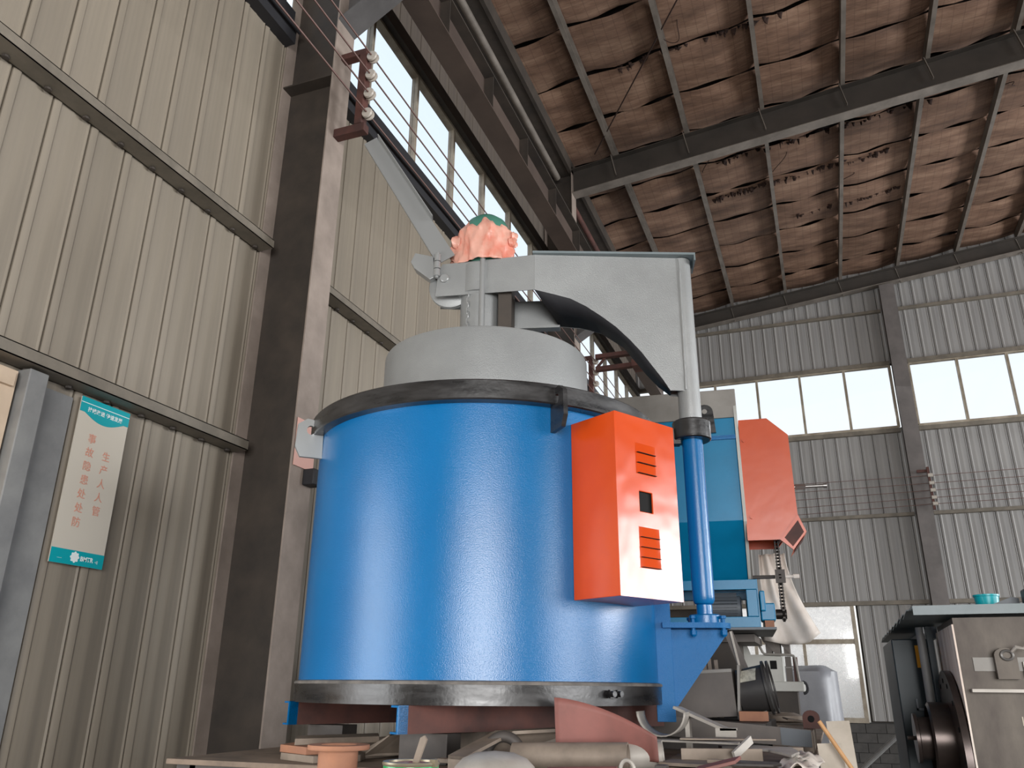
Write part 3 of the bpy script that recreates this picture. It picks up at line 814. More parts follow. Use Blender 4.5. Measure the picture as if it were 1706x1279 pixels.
# bracket that carries the swing post
bk = fm()
bk.box(0.885, -0.056, 1.45, 0.975, -0.046, 2.02).box(0.965, -0.046, 1.45, 0.975, 0.05, 2.02).build('bracket_angle', M['blue_matt'], fur, smooth=0, bevel=0.002)
gp = fm()
gp.prism([(0.978, -0.006, 1.885), (1.262, -0.006, 1.885), (1.255, -0.006, 1.86), (1.0, -0.006, 1.53), (0.978, -0.006, 1.50)], (0, 0.012, 0))
gp.build('gusset', M['blue_matt'], fur, smooth=0)
pl = [(0.93, -0.09), (1.18, -0.09)] + [(1.19 + 0.09 * math.sin(PI * i / 10), -0.09 * math.cos(PI * i / 10)) for i in range(11)] + [(1.18, 0.09), (0.93, 0.09)]
bp_ = fm().prism([(a, b, 1.888) for a, b in pl], (0, 0, 0.026)).build('bearing_plate', M['blue_matt'], fur, smooth=30)
fm().lathe([(0.082, 1.914), (0.082, 1.950), (0.076, 1.956), (0.040, 1.956), (0.040, 2.004), (0.034, 2.010)], (1.155, 0, 0), 32).build('post_socket', M['blue'], fur)
for (sx_, sy_) in ((1.085, -0.066), (1.235, -0.060), (1.085, 0.066), (1.235, 0.060)):
    fm().lathe([(0.008, 1.846), (0.017, 1.856), (0.017, 1.876), (0.010, 1.876), (0.010, 1.932), (0.016, 1.934), (0.016, 1.948)], (sx_, sy_, 0), 6).build('bolt', M['blue_matt'], fur)
fm().lathe([(0.030, 2.003), (0.047, 2.012), (0.0555, 2.030), (0.0560, 2.060), (0.0560, 2.92)], (1.155, 0, 0), 32).build('post_sleeve', M['blue'], fur)
fm().lathe([(0.098, 2.882), (0.104, 2.888), (0.104, 2.985), (0.098, 2.992), (0.06, 2.992)], (1.155, 0, 0), 36).box(0.93, -0.03, 2.86, 1.09, 0.03, 2.95).build('collar', M['black'], fur, bevel=0.002)
fm().lathe([(0.0615, 2.95), (0.0615, 3.996)], (1.155, 0, 0), 32).build('swing_post', M['silver'], fur)

# swing arm: a box girder, widest at the knee
S0, N0 = 0.294, 0.163


def nr(s): return N0 + (s - S0) * (0.048 - N0) / (1.18 - S0)


def nl(s): return N0 + (s - S0) * (0.092 - N0) / (-0.266 - S0)


arc_ = [(0.294, 3.770), (0.397, 3.745), (0.501, 3.717), (0.59, 3.670), (0.671, 3.613), (0.757, 3.545), (0.837, 3.462), (0.897, 3.39), (0.949, 3.314), (1.011, 3.224), (1.048, 3.160)]
fk = [(0.43, 3.664), (0.565, 3.639), (0.672, 3.602), (0.81, 3.491), (0.972, 3.251), (1.059, 3.171)]
far_ = []
for i in range(11):
    s = 0.43 + (1.059 - 0.43) * i / 10
    j = max(k for k in range(5) if fk[k][0] <= s + 1e-6)
    w = (s - fk[j][0]) / (fk[j + 1][0] - fk[j][0]); far_.append((s, fk[j][1] + w * (fk[j + 1][1] - fk[j][1])))
out = [(0.294, 4.0), (1.148, 4.0), (1.132, 3.160)] + arc_[::-1]
for sgn in (-1, 1):
    b = fm(); b.prism([(s, sgn * nr(s), z) for s, z in (out if sgn < 0 else [(0.40, 4.0), (1.148, 4.0), (1.132, 3.160)] + far_[::-1])], (0, -sgn * 0.008, 0))
    arm = b.build('arm_side_plate', M['silver'], fur, smooth=0, bevel=0.0015)
    b = fm(); lp = [(0.294, 4.0), (-0.268, 4.0), (-0.292, 3.96), (-0.306, 3.786), (0.294, 3.770)] if sgn < 0 else [(0.06, 4.0), (-0.268, 4.0), (-0.292, 3.96), (-0.306, 3.786), (0.06, 3.780)]
    b.prism([(s, sgn * nl(s), z) for s, z in lp], (0, -sgn * 0.008, 0))
    b.build('arm_side_plate', M['silver'], fur, smooth=0, bevel=0.0015)
b = fm()
vs = []
for (s, z), (s2, z2) in zip(arc_, far_):
    vs += [(s, -nr(s) + 0.004, z + 0.004), (s2, nr(s2) - 0.004, z2 + 0.004)]
b.add(vs, [(2 * i, 2 * i + 1, 2 * i + 3, 2 * i + 2) for i in range(len(arc_) - 1)])
b.build('arm_arch_plate', M['black_trim'], fur, solid=0.008, smooth=60)
# weld bead along the post
b = fm(); rr = random.Random(3)
b.tube([(1.146 - 0.012 * (1 - i / 40.0), -nr(1.13) - 0.004, 3.165 + 0.82 * i / 40.0) for i in range(41)], [0.006 + 0.003 * rr.random() for i in range(41)], 6)
b.build('weld_bead', M['silver_smooth'], fur, smooth=60)
cp = [(0.285, -0.185), (1.24, -0.085), (1.24, 0.085), (0.285, 0.185)]
fm().prism([(a, c, 4.001) for a, c in cp], (0, 0, 0.014)).box(1.232, -0.085, 3.965, 1.24, 0.085, 4.001).build('arm_cap_plate', M['canopy'], fur, smooth=0)
cp = [(-0.262, -0.088), (0.284, -0.156), (0.284, 0.156), (-0.262, 0.088)]
fm().prism([(a, c, 3.984) for a, c in cp], (0, 0, 0.010)).build('arm_top_plate', M['silver'], fur, smooth=0)
# guide rod, lift chain, pulley, pin
fm().cyl((-0.016, -0.137, 3.40), (-0.016, -0.137, 4.0), 0.0165, 14).cyl((-0.016, -0.137, 3.362), (-0.016, -0.137, 3.40), 0.024, 14).build('guide_rod', M['silver_smooth'], fur)
b = fm()
for i in range(13):
    z = 3.375 + i * 0.034; pts = []
    for k in range(12):
        t_ = 2 * PI * k / 12; u, w = 0.012 * math.cos(t_), 0.024 * math.sin(t_)
        pts.append((-0.10 + (u if i % 2 else 0), -0.10 + (0 if i % 2 else u), z + w))
    b.tube(pts, 0.0048, 6, closed=True)
b.build('lift_chain', M['silver_smooth'], fur)
fm().lathe([(0.028, -0.016), (0.128, -0.016), (0.134, -0.012), (0.126, 0), (0.134, 0.012), (0.128, 0.016), (0.028, 0.016)], (-0.222, -0.02, 3.872), 40, axis=(0, 1, 0)).build('pulley', M['silver'], fur)
fm().lathe([(0.027, 0), (0.027, 0.012), (0.022, 0.016)], (-0.252, -nl(-0.252) - 0.001, 3.900), 20, axis=(0, -1, 0)).build('pivot_pin', M['silver_smooth'], fur)
# limit-switch hinge at the tip
b = fm()
b.prism([(-0.47, -0.075, 4.035), (-0.445, -0.075, 4.095), (-0.33, -0.085, 4.06), (-0.315, -0.085, 3.92), (-0.345, -0.085, 3.905), (-0.445, -0.075, 3.99)], (0, 0.07, 0))
hb = b.build('hinge_bracket', M['silver_smooth'], fur, smooth=0, bevel=0.002)
b = fm()
for z in (3.912, 3.962, 4.012):
    b.lathe([(0.021, 0), (0.021, 0.044)], (-0.298, -0.105, z), 14)
b.cyl((-0.298, -0.105, 3.90), (-0.298, -0.105, 4.072), 0.010, 10)
b.build('hinge_barrel', M['silver_smooth'], fur)
# raised channel lever
p0, p1 = Vector((-0.80, -0.028, 4.985 - FZ)), Vector((-0.245, -0.095, 4.03 - FZ))
d = (p1 - p0).normalized(); sd = Vector((-d.z, 0, d.x)); sd.normalize()
if sd.x > 0: sd = -sd
b = MB(); hw0, hw1 = 0.046, 0.058
a0, a1 = p0 + sd * hw0, p0 - sd * hw0; c0, c1 = p1 + sd * hw1, p1 - sd * hw1
b.prism([a0, a1, c1, c0], (0, 0.006, 0))
lev = b.build('lever_web', M['silver_smooth'], fur, smooth=0)
q0, q1 = p0 - sd * hw0 + d * 0.02, p0 - sd * (hw0 + 0.01) + d * 0.80
b = MB(); b.add([q0, q0 + Vector((0, 0.045, 0)), q1 + Vector((0, 0.045, 0)), q1], [(0, 1, 2, 3)]).add([q0 + Vector((0.004, 0, 0)), q0 + Vector((0.012, -0.055, 0.0)), q1 + Vector((0.012, -0.055, 0)), q1 + Vector((0.004, 0, 0))], [(0, 1, 2, 3)])
b.build('lever_flange', M['silver_smooth'], fur, smooth=0, solid=0.006)
q0 = p0 + sd * hw0; q1 = p1 + sd * hw1
b = MB(); b.add([q0, q0 + Vector((0, 0.045, 0)), q1 + Vector((0, 0.045, 0)), q1], [(0, 1, 2, 3)]); b.build('lever_flange', M['silver_smooth'], fur, smooth=0, solid=0.006)
# fan housing on the lid, side bracket and the blower duct behind
fm().lathe([(0.16, 3.362), (0.16, 3.40), (0.118, 3.41), (0.118, 3.80), (0.135, 3.80), (0.135, 3.983)], (-0.045, 0.0, 0), 36).build('fan_housing', M['silver'], fur)
fm().box(0.075, -0.10, 3.362, 0.155, 0.10, 3.98).build('housing_bracket', M['steel_dark'], fur, smooth=0, bevel=0.003)
fm().box(0.06, 0.150, 3.66, 0.43, 0.162, 3.85).box(0.06, 0.10, 3.645, 0.43, 0.162, 3.66).build('far_bracket_plate', M['silver'], fur, smooth=0)
# motor
fm().lathe([(0.10, 3.995), (0.13, 4.0), (0.13, 4.17), (0.150, 4.175), (0.150, 4.22), (0.144, 4.26), (0.120, 4.315), (0.075, 4.352), (0.0, 4.362)], (-0.015, 0.0, 0), 40).build('fan_motor', M['green'], fur)

# crumpled bag over the motor
rb = random.Random(5)


def bagf(u, v):
    a = 2 * PI * u
    # the rim is high on the left (towards -x) and low on the right, baring the green dome
    side = 0.5 - 0.5 * math.cos(a - math.radians(25))
    z0 = 3.996; z1 = 4.195 + 0.165 * side ** 0.7
    h = z0 + (z1 - z0) * v
    r = 0.166 if h < 4.22 else 0.166 - 0.9 * (h - 4.22) ** 1.1
    fold = 0.016 * (0.6 - abs(math.sin(3.5 * a + 2.2 * v))) + 0.009 * (0.6 - abs(math.sin(8 * a - 5 * v + 1.3))) + 0.006 * math.sin(4 * a + 9 * v) + 0.004 * (0.6 - abs(math.sin(15 * a + 6 * v)))
    r += fold + 0.018 * math.exp(-((a - 3.6) ** 2) / 0.08) + 0.016 * math.exp(-((a - 5.9) ** 2) / 0.03) * (1 - v)
    if v > 0.99: r -= 0.012
    return (-0.015 + r * math.cos(a), r * math.sin(a), h)


bag = MB((0, 0, -3.996)).grid(bagf, 120, 24).build('plastic_bag', M['pinkbag'], loc=(-1.70, 4.065, 3.996), rot=(0, 0, FR), solid=0.003, smooth=30)
tag(bag, 'crumpled pink plastic bag wrapped around the green motor on the silver arm', 'bag')
for (a, z, r) in ((188, 4.10, 0.05), (200, 4.16, 0.042), (178, 4.06, 0.04), (-22, 4.14, 0.032), (-18, 4.19, 0.03)):
    t_ = math.radians(a); c = Vector((-0.015 + 0.178 * math.cos(t_), 0.178 * math.sin(t_), z))
    def kn(u, v, c=c, r=r, a=a):
        th = PI * v; ph = 2 * PI * u
        q = r * (1 + 0.3 * math.sin(5 * ph + 4 * v + a) * math.sin(th))
        return c + Vector((q * math.sin(th) * math.cos(ph), q * math.sin(th) * math.sin(ph), q * math.cos(th)))
    MB((0, 0, -3.996)).grid(kn, 16, 8).build('knot', M['pinkbag'], bag, smooth=60)

# ------------------------------------------------------------------ second furnace behind: blue box furnace with orange chain cover
G = thing('box_furnace', 'teal box furnace with grey top and orange chain cover behind the blue cylinder', 'furnace', (0.6, 6.0, 1.975), math.radians(5.6))
OG = (0, 0, -1.975)


def gm(): return MB(OG)


gm().box(-2.6, 0.0, 3.487, -1.055, 0.85, 3.71).build('top_casing', M['grey_paint'], G, smooth=0, bevel=0.006)
gm().prism([(-2.6, 0.002, 3.485), (-2.6, 0.002, 2.722), (-2.6, 0.30, 2.325), (-2.6, 0.85, 2.325), (-2.6, 0.85, 3.485)], (1.52, 0, 0)).build('body', M['blue2'], G, smooth=0, bevel=0.004)
gm().prism([(-1.078, -0.012, 3.50), (-1.078, -0.012, 2.71), (-1.078, 0.29, 2.315), (-1.078, 0.86, 2.315), (-1.078, 0.86, 3.70), (-1.078, 0.02, 3.70)], (0.022, 0, 0)).build('end_plate', M['white_paint'], G, smooth=0)
gm().box(-2.6, -0.016, 3.318, -1.08, 0.0, 3.338).box(-2.6, -0.022, 3.338, -1.08, 0.0, 3.346).build('seam_rail', M['blue'], G, smooth=0)
lg = [(-1.36, 3.37), (-1.215, 3.37), (-1.225, 3.52)] + [(-1.287 + 0.062 * math.cos(t * PI / 8), 3.53 + 0.06 * math.sin(t * PI / 8)) for t in range(9)] + [(-1.35, 3.52)]
bl = gm().prism([(a, -0.03, c) for a, c in lg], (0, 0.02, 0)).build('lifting_lug', M['black'], G, smooth=20)
gm().lathe([(0.019, 0), (0.019, 0.002)], (-1.287, -0.031, 3.535), 16, axis=(0, -1, 0)).build('lug_hole', M['grey_paint'], bl)
# orange cover
oc = [(-1.052, 3.459), (-0.852, 3.460), (-0.716, 3.325), (-0.712, 2.735), (-0.845, 2.577), (-1.062, 2.577)]
cov = gm()
cov.prism([(a, 0.0, c) for a, c in oc], (0, 0.006, 0))
for i in range(len(oc) - 1):
    if i == 3: continue
    (a, c), (a2, c2) = oc[i], oc[i + 1]
    if i == 4: continue
    cov.add([(a, 0, c), (a2, 0, c2), (a2, 0.42, c2), (a, 0.42, c)], [(0, 1, 2, 3)])
# lower right chute face with its dark opening, open underside
cov.add([(-0.712, 0, 2.735), (-0.845, 0, 2.577), (-0.845, 0.05, 2.577), (-0.712, 0.05, 2.735)], [(0, 1, 2, 3)])
cov.add([(-0.712, 0.36, 2.735), (-0.845, 0.36, 2.577), (-0.845, 0.42, 2.577), (-0.712, 0.42, 2.735)], [(0, 1, 2, 3)])
cov.add([(-1.052, 0.42, 3.459), (-0.852, 0.42, 3.46), (-0.716, 0.42, 3.325), (-0.712, 0.42, 2.735), (-0.845, 0.42, 2.577), (-1.062, 0.42, 2.577)], [(0, 1, 2, 3, 4, 5)])
cv = cov.build('chain_cover', M['orange2'], G, smooth=0)
gm().add([(-0.722, 0.05, 2.738), (-0.855, 0.05, 2.582), (-0.855, 0.36, 2.582), (-0.722, 0.36, 2.738)], [(0, 1, 2, 3)]).build('inspection_flap', M['rust'], cv, smooth=0, solid=0.004)
gm().prism([(-0.712, -0.004, 2.745), (-0.668, -0.004, 2.625), (-0.765, -0.004, 2.505), (-0.845, -0.004, 2.577)], (0, 0.03, 0)).add([(-0.668, 0.0, 2.625), (-0.765, 0.0, 2.505), (-0.765, 0.34, 2.505), (-0.668, 0.34, 2.625)], [(0, 1, 2, 3)]).build('chute', M['orange2'], cv, smooth=0, solid=0.003)
gm().prism([(-0.716, -0.006, 2.705), (-0.684, -0.006, 2.622), (-0.766, -0.006, 2.526), (-0.815, -0.006, 2.588)], (0, 0.002, 0)).build('chute_recess', M['rust'], cv, smooth=0)
gm().add([(-0.682, 0.03, 2.612), (-0.752, 0.03, 2.524), (-0.752, 0.30, 2.524), (-0.682, 0.30, 2.612)], [(0, 1, 2, 3)]).build('chute_opening', M['rust'], cv, loc=(0.006, 0, -0.006), smooth=0)
for (a, c) in ((-1.045, 3.30), (-1.04, 2.74)):
    gm().lathe([(0.014, 0), (0.014, 0.01)], (a + 0.02, -0.001, c), 8, axis=(0, -1, 0)).build('cover_screw', M['orange2'], cv)
gm().cyl((-0.712, 0.1, 2.962), (-0.49, 0.1, 2.962), 0.012, 12).cyl((-0.70, 0.1, 2.962), (-0.63, 0.1, 2.962), 0.021, 6).cyl((-0.51, 0.1, 2.962), (-0.485, 0.1, 2.962), 0.017, 12).build('stub_shaft', M['zinc'], G)
# drive chain and sprockets
ch = gm()
N = 26
for i in range(N):
    z = 2.62 - 0.56 * i / (N - 1); w = 0.016 if i % 2 else 0.024
    for xx in (-0.880, -0.858):
        ch.box(xx - 0.003, 0.10 - w, z - 0.014, xx + 0.003, 0.10 + w, z + 0.014)
    ch.cyl((-0.886, 0.10, z), (-0.852, 0.10, z), 0.0075, 6)
ch.build('drive_chain', M['chain'], G, smooth=0)


def sprocket(x, z, r):
    pts = []
    for i in range(28):
        rr = r if i % 2 else r * 0.86
        pts.append((x - 0.008, 0.10 + rr * math.cos(2 * PI * i / 28), z + rr * math.sin(2 * PI * i / 28)))
    return gm().prism(pts, (0.016, 0, 0))


sprocket(-0.869, 2.334, 0.055).box(-0.90, 0.05, 2.29, -0.835, 0.07, 2.38).build('tension_sprocket', M['chain'], G, smooth=0)
gm().cyl((-1.05, 0.10, 2.336), (-0.90, 0.10, 2.336), 0.013, 10).build('tension_shaft', M['bare_dark'], G)
gm().cyl((-0.84, 0.10, 2.336), (-0.745, 0.10, 2.336), 0.011, 10).cyl((-0.78, 0.10, 2.336), (-0.74, 0.10, 2.336), 0.017, 8).build('tension_bolt', M['sheet'], G)
sprocket(-0.869, 2.085, 0.050).cyl((-0.92, 0.1, 2.085), (-0.85, 0.1, 2.085), 0.033, 14).build('drive_sprocket', M['chain'], G)
# base frame and gear motor
for (za, zb) in ((2.245, 2.312), (1.995, 2.065)):
    gm().box(-2.5, 0.0, za, -1.03, 0.06, zb).build('frame_rail', M['blue2'], G, smooth=0, bevel=0.003)
    gm().box(-2.5, 0.70, za, -1.03, 0.76, zb).build('frame_rail', M['blue2'], G, smooth=0, bevel=0.003)
for xa in (-2.5, -1.105):
    gm().box(xa, 0.001, 2.066, xa + 0.07, 0.061, 2.244).build('frame_post', M['blue2'], G, smooth=0, bevel=0.003)
    gm().box(xa, 0.70, 2.066, xa + 0.07, 0.76, 2.244).build('frame_post', M['blue2'], G, smooth=0, bevel=0.003)
gm().box(-1.034, 0.0, 1.995, -1.026, 0.76, 2.312).build('frame_side', M['blue2'], G, smooth=0)
gm().box(-2.5, -0.04, 1.977, -0.93, 0.80, 1.993).build('sole_plate', M['slate'], G, smooth=0)
mo = gm().lathe([(0.06, 0), (0.085, 0.01), (0.085, 0.27), (0.07, 0.28)], (-1.42, 0.22, 2.14), 24, axis=(1, 0, 0))
for k in range(24):
    t_ = 2 * PI * k / 24; c, s_ = math.cos(t_), math.sin(t_)
    mo.bar((-1.40, 0.22 + 0.095 * c, 2.14 + 0.095 * s_), (-1.17, 0.22 + 0.095 * c, 2.14 + 0.095 * s_), 0.022, 0.006, (0, -s_, c))
mo.build('gear_motor', M['slate'], G)
gm().box(-1.02, 0.03, 2.04, -0.925, 0.22, 2.155).box(-1.02, 0.0, 2.10, -0.985, 0.25, 2.235).build('gear_reducer', M['blue2'], G, smooth=0, bevel=0.008)
gm().box(-1.0, 0.02, 1.995, -0.94, 0.25, 2.04).build('reducer_foot', M['rustpipe'], G, smooth=0)

# white woven sheet hung behind the chain cover
rs_ = random.Random(11)


def shf(u, v):
    zt = 2.62 - 0.66 * v
    w0, w1 = 0.20, 0.42
    x = -0.46 + u * (w0 + (w1 - w0) * v ** 1.6) - 0.02 * v
    if u > 0.8: zt += 0.10 * v * (u - 0.8) * 5 * 0.5
    if v > 0.9: zt -= 0.03 * math.sin(PI * u)
    y = 6.86 + 0.03 * math.sin(9 * u + 4 * v) * (0.4 + v) + 0.02 * math.sin(17 * u - 5 * v)
    return (x, y, zt)


o = MB().grid(shf, 30, 24).build('plastic_sheet', M['sheet'], solid=0.003, smooth=60)
tag(o, 'white woven plastic sheet hanging behind the drive chain of the teal furnace', 'sheet')

# ------------------------------------------------------------------ scrap table
T = thing('work_table', 'long low dusty steel work table carrying the furnaces and scrap', 'table', (-1.4, 5.6, 0))
TZ = 1.30
MB().box(-1.36, -2.51, TZ - 0.022, 1.27, 2.7, TZ).build('table_top', M['table'], T, smooth=0, bevel=0.003)
for (xa, ya) in ((-1.30, -2.40), (1.15, -2.40), (-1.30, 2.5), (1.15, 2.5), (-1.30, 0.1), (1.15, 0.1)):
    MB().box(xa - 0.05, ya - 0.05, 0, xa + 0.05, ya + 0.05, TZ - 0.022).build('leg', M['bare_dark'], T, smooth=0)
for ya in (-2.42, 2.52):
    MB().box(-1.28, ya - 0.03, TZ - 0.16, 1.14, ya + 0.03, TZ - 0.022).build('cross_rail', M['bare_dark'], T, smooth=0)
for xa in (-1.30, 1.15):
    MB().box(xa - 0.03, -2.36, TZ - 0.16, xa + 0.03, 2.46, TZ - 0.022).build('side_rail', M['bare_dark'], T, smooth=0)
MB().box(-0.62, -3.75, 1.13, 1.2, -2.53, 1.15).build('front_shelf', M['table'], T, smooth=0)
for xa in (-0.55, 1.1):
    MB().box(xa - 0.03, -3.7, 0, xa + 0.03, -3.64, 1.13).build('leg', M['bare_dark'], T, smooth=0)


def slab(name, label, cat, poly, z, th, m, tilt=(0, 0, 0), group=None, bevel=0.002):
    cx = sum(p[0] for p in poly) / len(poly); cy = sum(p[1] for p in poly) / len(poly)
    o = MB().prism([(p[0] - cx, p[1] - cy, 0) for p in poly], (0, 0, th)).build(name, m, loc=(cx, cy, z), rot=tilt, smooth=0, bevel=bevel)
    return tag(o, label, cat, group)


# stack of three plates, left corner
slab('steel_plate', 'bottom plate of the three stacked steel plates at the table corner', 'plate', [(-2.28, 3.24), (-2.05, 3.14), (-1.92, 3.30), (-2.10, 3.75), (-2.36, 3.72)], TZ + 0.001, 0.028, M['bare'])
slab('steel_plate', 'middle plate of the three stacked steel plates at the table corner', 'plate', [(-2.30, 3.26), (-2.10, 3.16), (-2.00, 3.30), (-2.18, 3.72), (-2.38, 3.66)], TZ + 0.030, 0.030, M['rustpipe'])
slab('steel_plate', 'top plate of the three stacked steel plates, set askew at the corner', 'plate', [(-2.33, 3.42), (-2.20, 3.22), (-1.98, 3.56), (-2.12, 3.80)], TZ + 0.061, 0.026, M['bare'])
# chamfered channel offcut under the furnace edge
b = MB()
b.prism([(-2.14, 3.50, TZ + .002), (-1.98, 3.42, TZ + .002), (-1.70, 4.30, TZ + .002), (-1.92, 4.36, TZ + .002)], (0, 0, 0.012))
b.prism([(-2.14, 3.50, TZ + .002), (-2.128, 3.50, TZ + .002), (-1.90, 4.36, TZ + .112), (-1.92, 4.36, TZ + .112)], (0, 0, 0.010))
b.prism([(-1.99, 3.42, TZ + .012), (-1.86, 3.42, TZ + .10), (-1.60, 3.90, TZ + .108), (-1.60, 3.90, TZ + .012)], (0.012, -0.004, 0))
b.prism([(-2.05, 3.46, TZ + .014), (-1.93, 3.66, TZ + .105), (-1.86, 3.42, TZ + .10), (-1.99, 3.42, TZ + .012)], (0.0, 0.01, 0))
o = b.build('channel_offcut', M['bare'], smooth=0); tag(o, 'dusty steel channel offcut lying below the left furnace skid', 'offcut')
# flanged pipe stub
fp = thing('flanged_pipe', 'short rusty pipe stub with a wide flange at the front table edge', 'pipe', (-1.79, 2.91, 1.15))
MB().lathe([(0.074, 0), (0.074, 0.232), (0.066, 0.232), (0.066, 0)], n=40, close=True).build('pipe', M['rustpipe'], fp)
MB().lathe([(0.072, 0.226), (0.114, 0.226), (0.116, 0.229), (0.116, 0.240), (0.114, 0.243), (0.066, 0.243), (0.066, 0.226)], n=48).build('flange', M['rustpipe'], fp)
# paint tin
ct = thing('paint_tin', 'green paint tin with dried paint and a brush at the bottom edge', 'tin', (-1.145, 2.25, 1.15))
MB().lathe([(0.078, 0), (0.078, 0.245)], n=40).build('tin_body', M['tin_green'], ct)
MB().lathe([(0.079, 0.244), (0.081, 0.249), (0.079, 0.254), (0.064, 0.254), (0.062, 0.246), (0.074, 0.243)], n=40).build('rim', M['tin_rim'], ct)
MB().lathe([(0.066, 0.248), (0.03, 0.252), (0, 0.253)], n=24).build('paint', M['paint_in'], ct)
MB().box(0.068, -0.02, 0.242, 0.084, 0.0, 0.262).build('ear', M['tin_rim'], ct, smooth=0)
bs = thing('paint_brush', 'flat paint brush handle leaning up out of the green tin', 'brush', (-1.12, 2.23, 1.40))
MB().prism([(-0.012, 0, 0), (0.006, 0, 0), (0.030, 0.0, 0.062), (0.022, 0, 0.072), (0.010, 0, 0.066)], (0, 0.008, 0)).build('handle', M['bare'], bs, smooth=0)

# bent channel, hose, dished head, pipes
b = MB()
b.prism([(-1.385, 3.02, TZ + .05), (-1.30, 2.98, TZ + .05), (-1.23, 3.30, TZ + .125), (-1.315, 3.32, TZ + .125)], (0, 0, 0.012))
b.prism([(-1.385, 3.02, TZ + .002), (-1.30, 2.98, TZ + .002), (-1.30, 2.98, TZ + .062), (-1.385, 3.02, TZ + .062)], (0.004, 0.01, 0))
b.prism([(-1.315, 3.32, TZ + .125), (-1.23, 3.30, TZ + .125), (-0.98, 3.62, TZ + .135), (-1.05, 3.66, TZ + .135)], (0, 0, 0.012))
b.prism([(-1.385, 3.02, TZ + .002), (-1.315, 3.32, TZ + .125), (-1.05, 3.66, TZ + .135), (-1.05, 3.66, TZ + .002)], (0.010, 0, 0))
o = b.build('bent_channel', M['bare'], smooth=0); tag(o, 'bent steel channel tilted up behind the pale dished head', 'offcut')
path = [(-1.245 + 0.065 * math.cos(PI * (1 - i / 12)), 3.22 + 0.03 * i / 12, TZ + 0.055 + 0.065 * math.sin(PI * (1 - i / 12))) for i in range(13)] + [(-1.15, 3.28, TZ + 0.03)]
o = MB().tube([(-1.31, 3.2, TZ + 0.02)] + path, 0.022, 12).build('rubber_hose', M['bare_dark']); tag(o, 'short arched black rubber hose behind the dished head', 'hose')
dh = MB().lathe([(0.150, 0.0), (0.150, 0.03), (0.142, 0.055), (0.115, 0.082), (0.07, 0.100), (0.0, 0.107)], n=44).build('dished_head', M['bare_light'], loc=(-1.165, 2.98, TZ - 0.024 + 0.003), smooth=50)
dh.location.z = TZ - 0.02; dh.location = (-1.165, 2.94, 1.282)
tag(dh, 'pale domed steel dished head lying in front of the bent channel', 'tank head')


def pipe(name, label, p0, p1, r, m, mi=None, wall=0.008):
    a, b_ = Vector(p0), Vector(p1); d_ = b_ - a
    return tag(MB().lathe([(r, 0), (r, d_.length), (r - wall, d_.length), (r - wall, 0)], p0, 28, axis=d_, close=True).build(name, m), label, 'pipe')


pipe('steel_pipe', 'longer dusty steel pipe lying across the table front', (-1.20, 3.22, TZ + 0.051), (-0.755, 3.26, TZ + 0.062), 0.050, M['bare'])
pipe('steel_pipe', 'short wide pipe end beside the longer dusty pipe', (-0.83, 3.40, TZ + 0.048), (-0.655, 3.42, TZ + 0.062), 0.052, M['bare_light'])
pipe('steel_pipe', 'red-painted pipe at the very bottom edge below the dusty pipes', (-0.98, 2.98, TZ + 0.004), (-0.74, 3.02, TZ + 0.012), 0.036, M['redplate'])
ub = MB().tube([(-0.715 + 0.024 * math.cos(PI * i / 10), 3.06, TZ + 0.035 + 0.03 * math.sin(PI * i / 10)) for i in range(11)], 0.007, 8).build('pipe_clip', M['bare_light']); tag(ub, 'small bent pipe clip at the bottom edge beside the red pipe', 'clip')
# red curved sheet
def crv(u, v):
    x = -1.06 + 0.40 * u
    top = 1.565 - 0.135 * u ** 1.5
    z = 1.34 + (top - 1.34) * v
    return (x, 3.33 + 0.07 * math.sin(PI * u * 0.9) - 0.02 * v, z)
o = MB().grid(crv, 18, 8).build('curved_sheet', M['redplate'], solid=0.004, smooth=60); tag(o, 'red oxide curved sheet steel offcut standing below the drain nipples', 'sheet')
# saddle under the bracket
def sad(u, v):
    a = PI * (1.0 + 1.0 * u)
    return (-0.742 + 0.105 * math.cos(a) + 0.0, 3.85 + 0.16 * v, 1.505 + 0.10 * math.sin(a))
o = MB().grid(sad, 16, 4).build('pipe_saddle', M['bare_light'], solid=0.006, smooth=60); tag(o, 'pale curved pipe saddle piece right below the blue bracket angle', 'offcut')
o = slab('steel_plate', 'triangular pale plate offcut lying beside the curved pipe saddle', 'plate', [(-0.99, 3.75), (-0.80, 3.66), (-0.93, 4.02)], TZ + 0.085, 0.008, M['bare_light'], (0.1, 0.1, 0))
slab('timber_block', 'small block propping the triangular pale plate', 'block', [(-0.95, 3.76), (-0.87, 3.76), (-0.87, 3.86), (-0.95, 3.86)], TZ + 0.001, 0.084, M['bare_dark'])
o = slab('timber_block', 'dark block under the furnace edge below the blue bracket', 'block', [(-1.25, 4.1), (-0.90, 4.1), (-0.90, 4.5), (-1.25, 4.5)], TZ + 0.001, 0.118, M['bare_dark'])
slab('timber_block', 'dark block carrying the front skid end under the furnace', 'block', [(-1.74, 3.3), (-1.52, 3.3), (-1.52, 3.44), (-1.74, 3.44)], TZ + 0.001, 0.118, M['bare_dark'])
slab('timber_block', 'dark block carrying the left skid end under the furnace', 'block', [(-2.50, 3.76), (-2.30, 3.76), (-2.30, 3.9), (-2.50, 3.9)], TZ + 0.001, 0.118, M['bare_dark'])
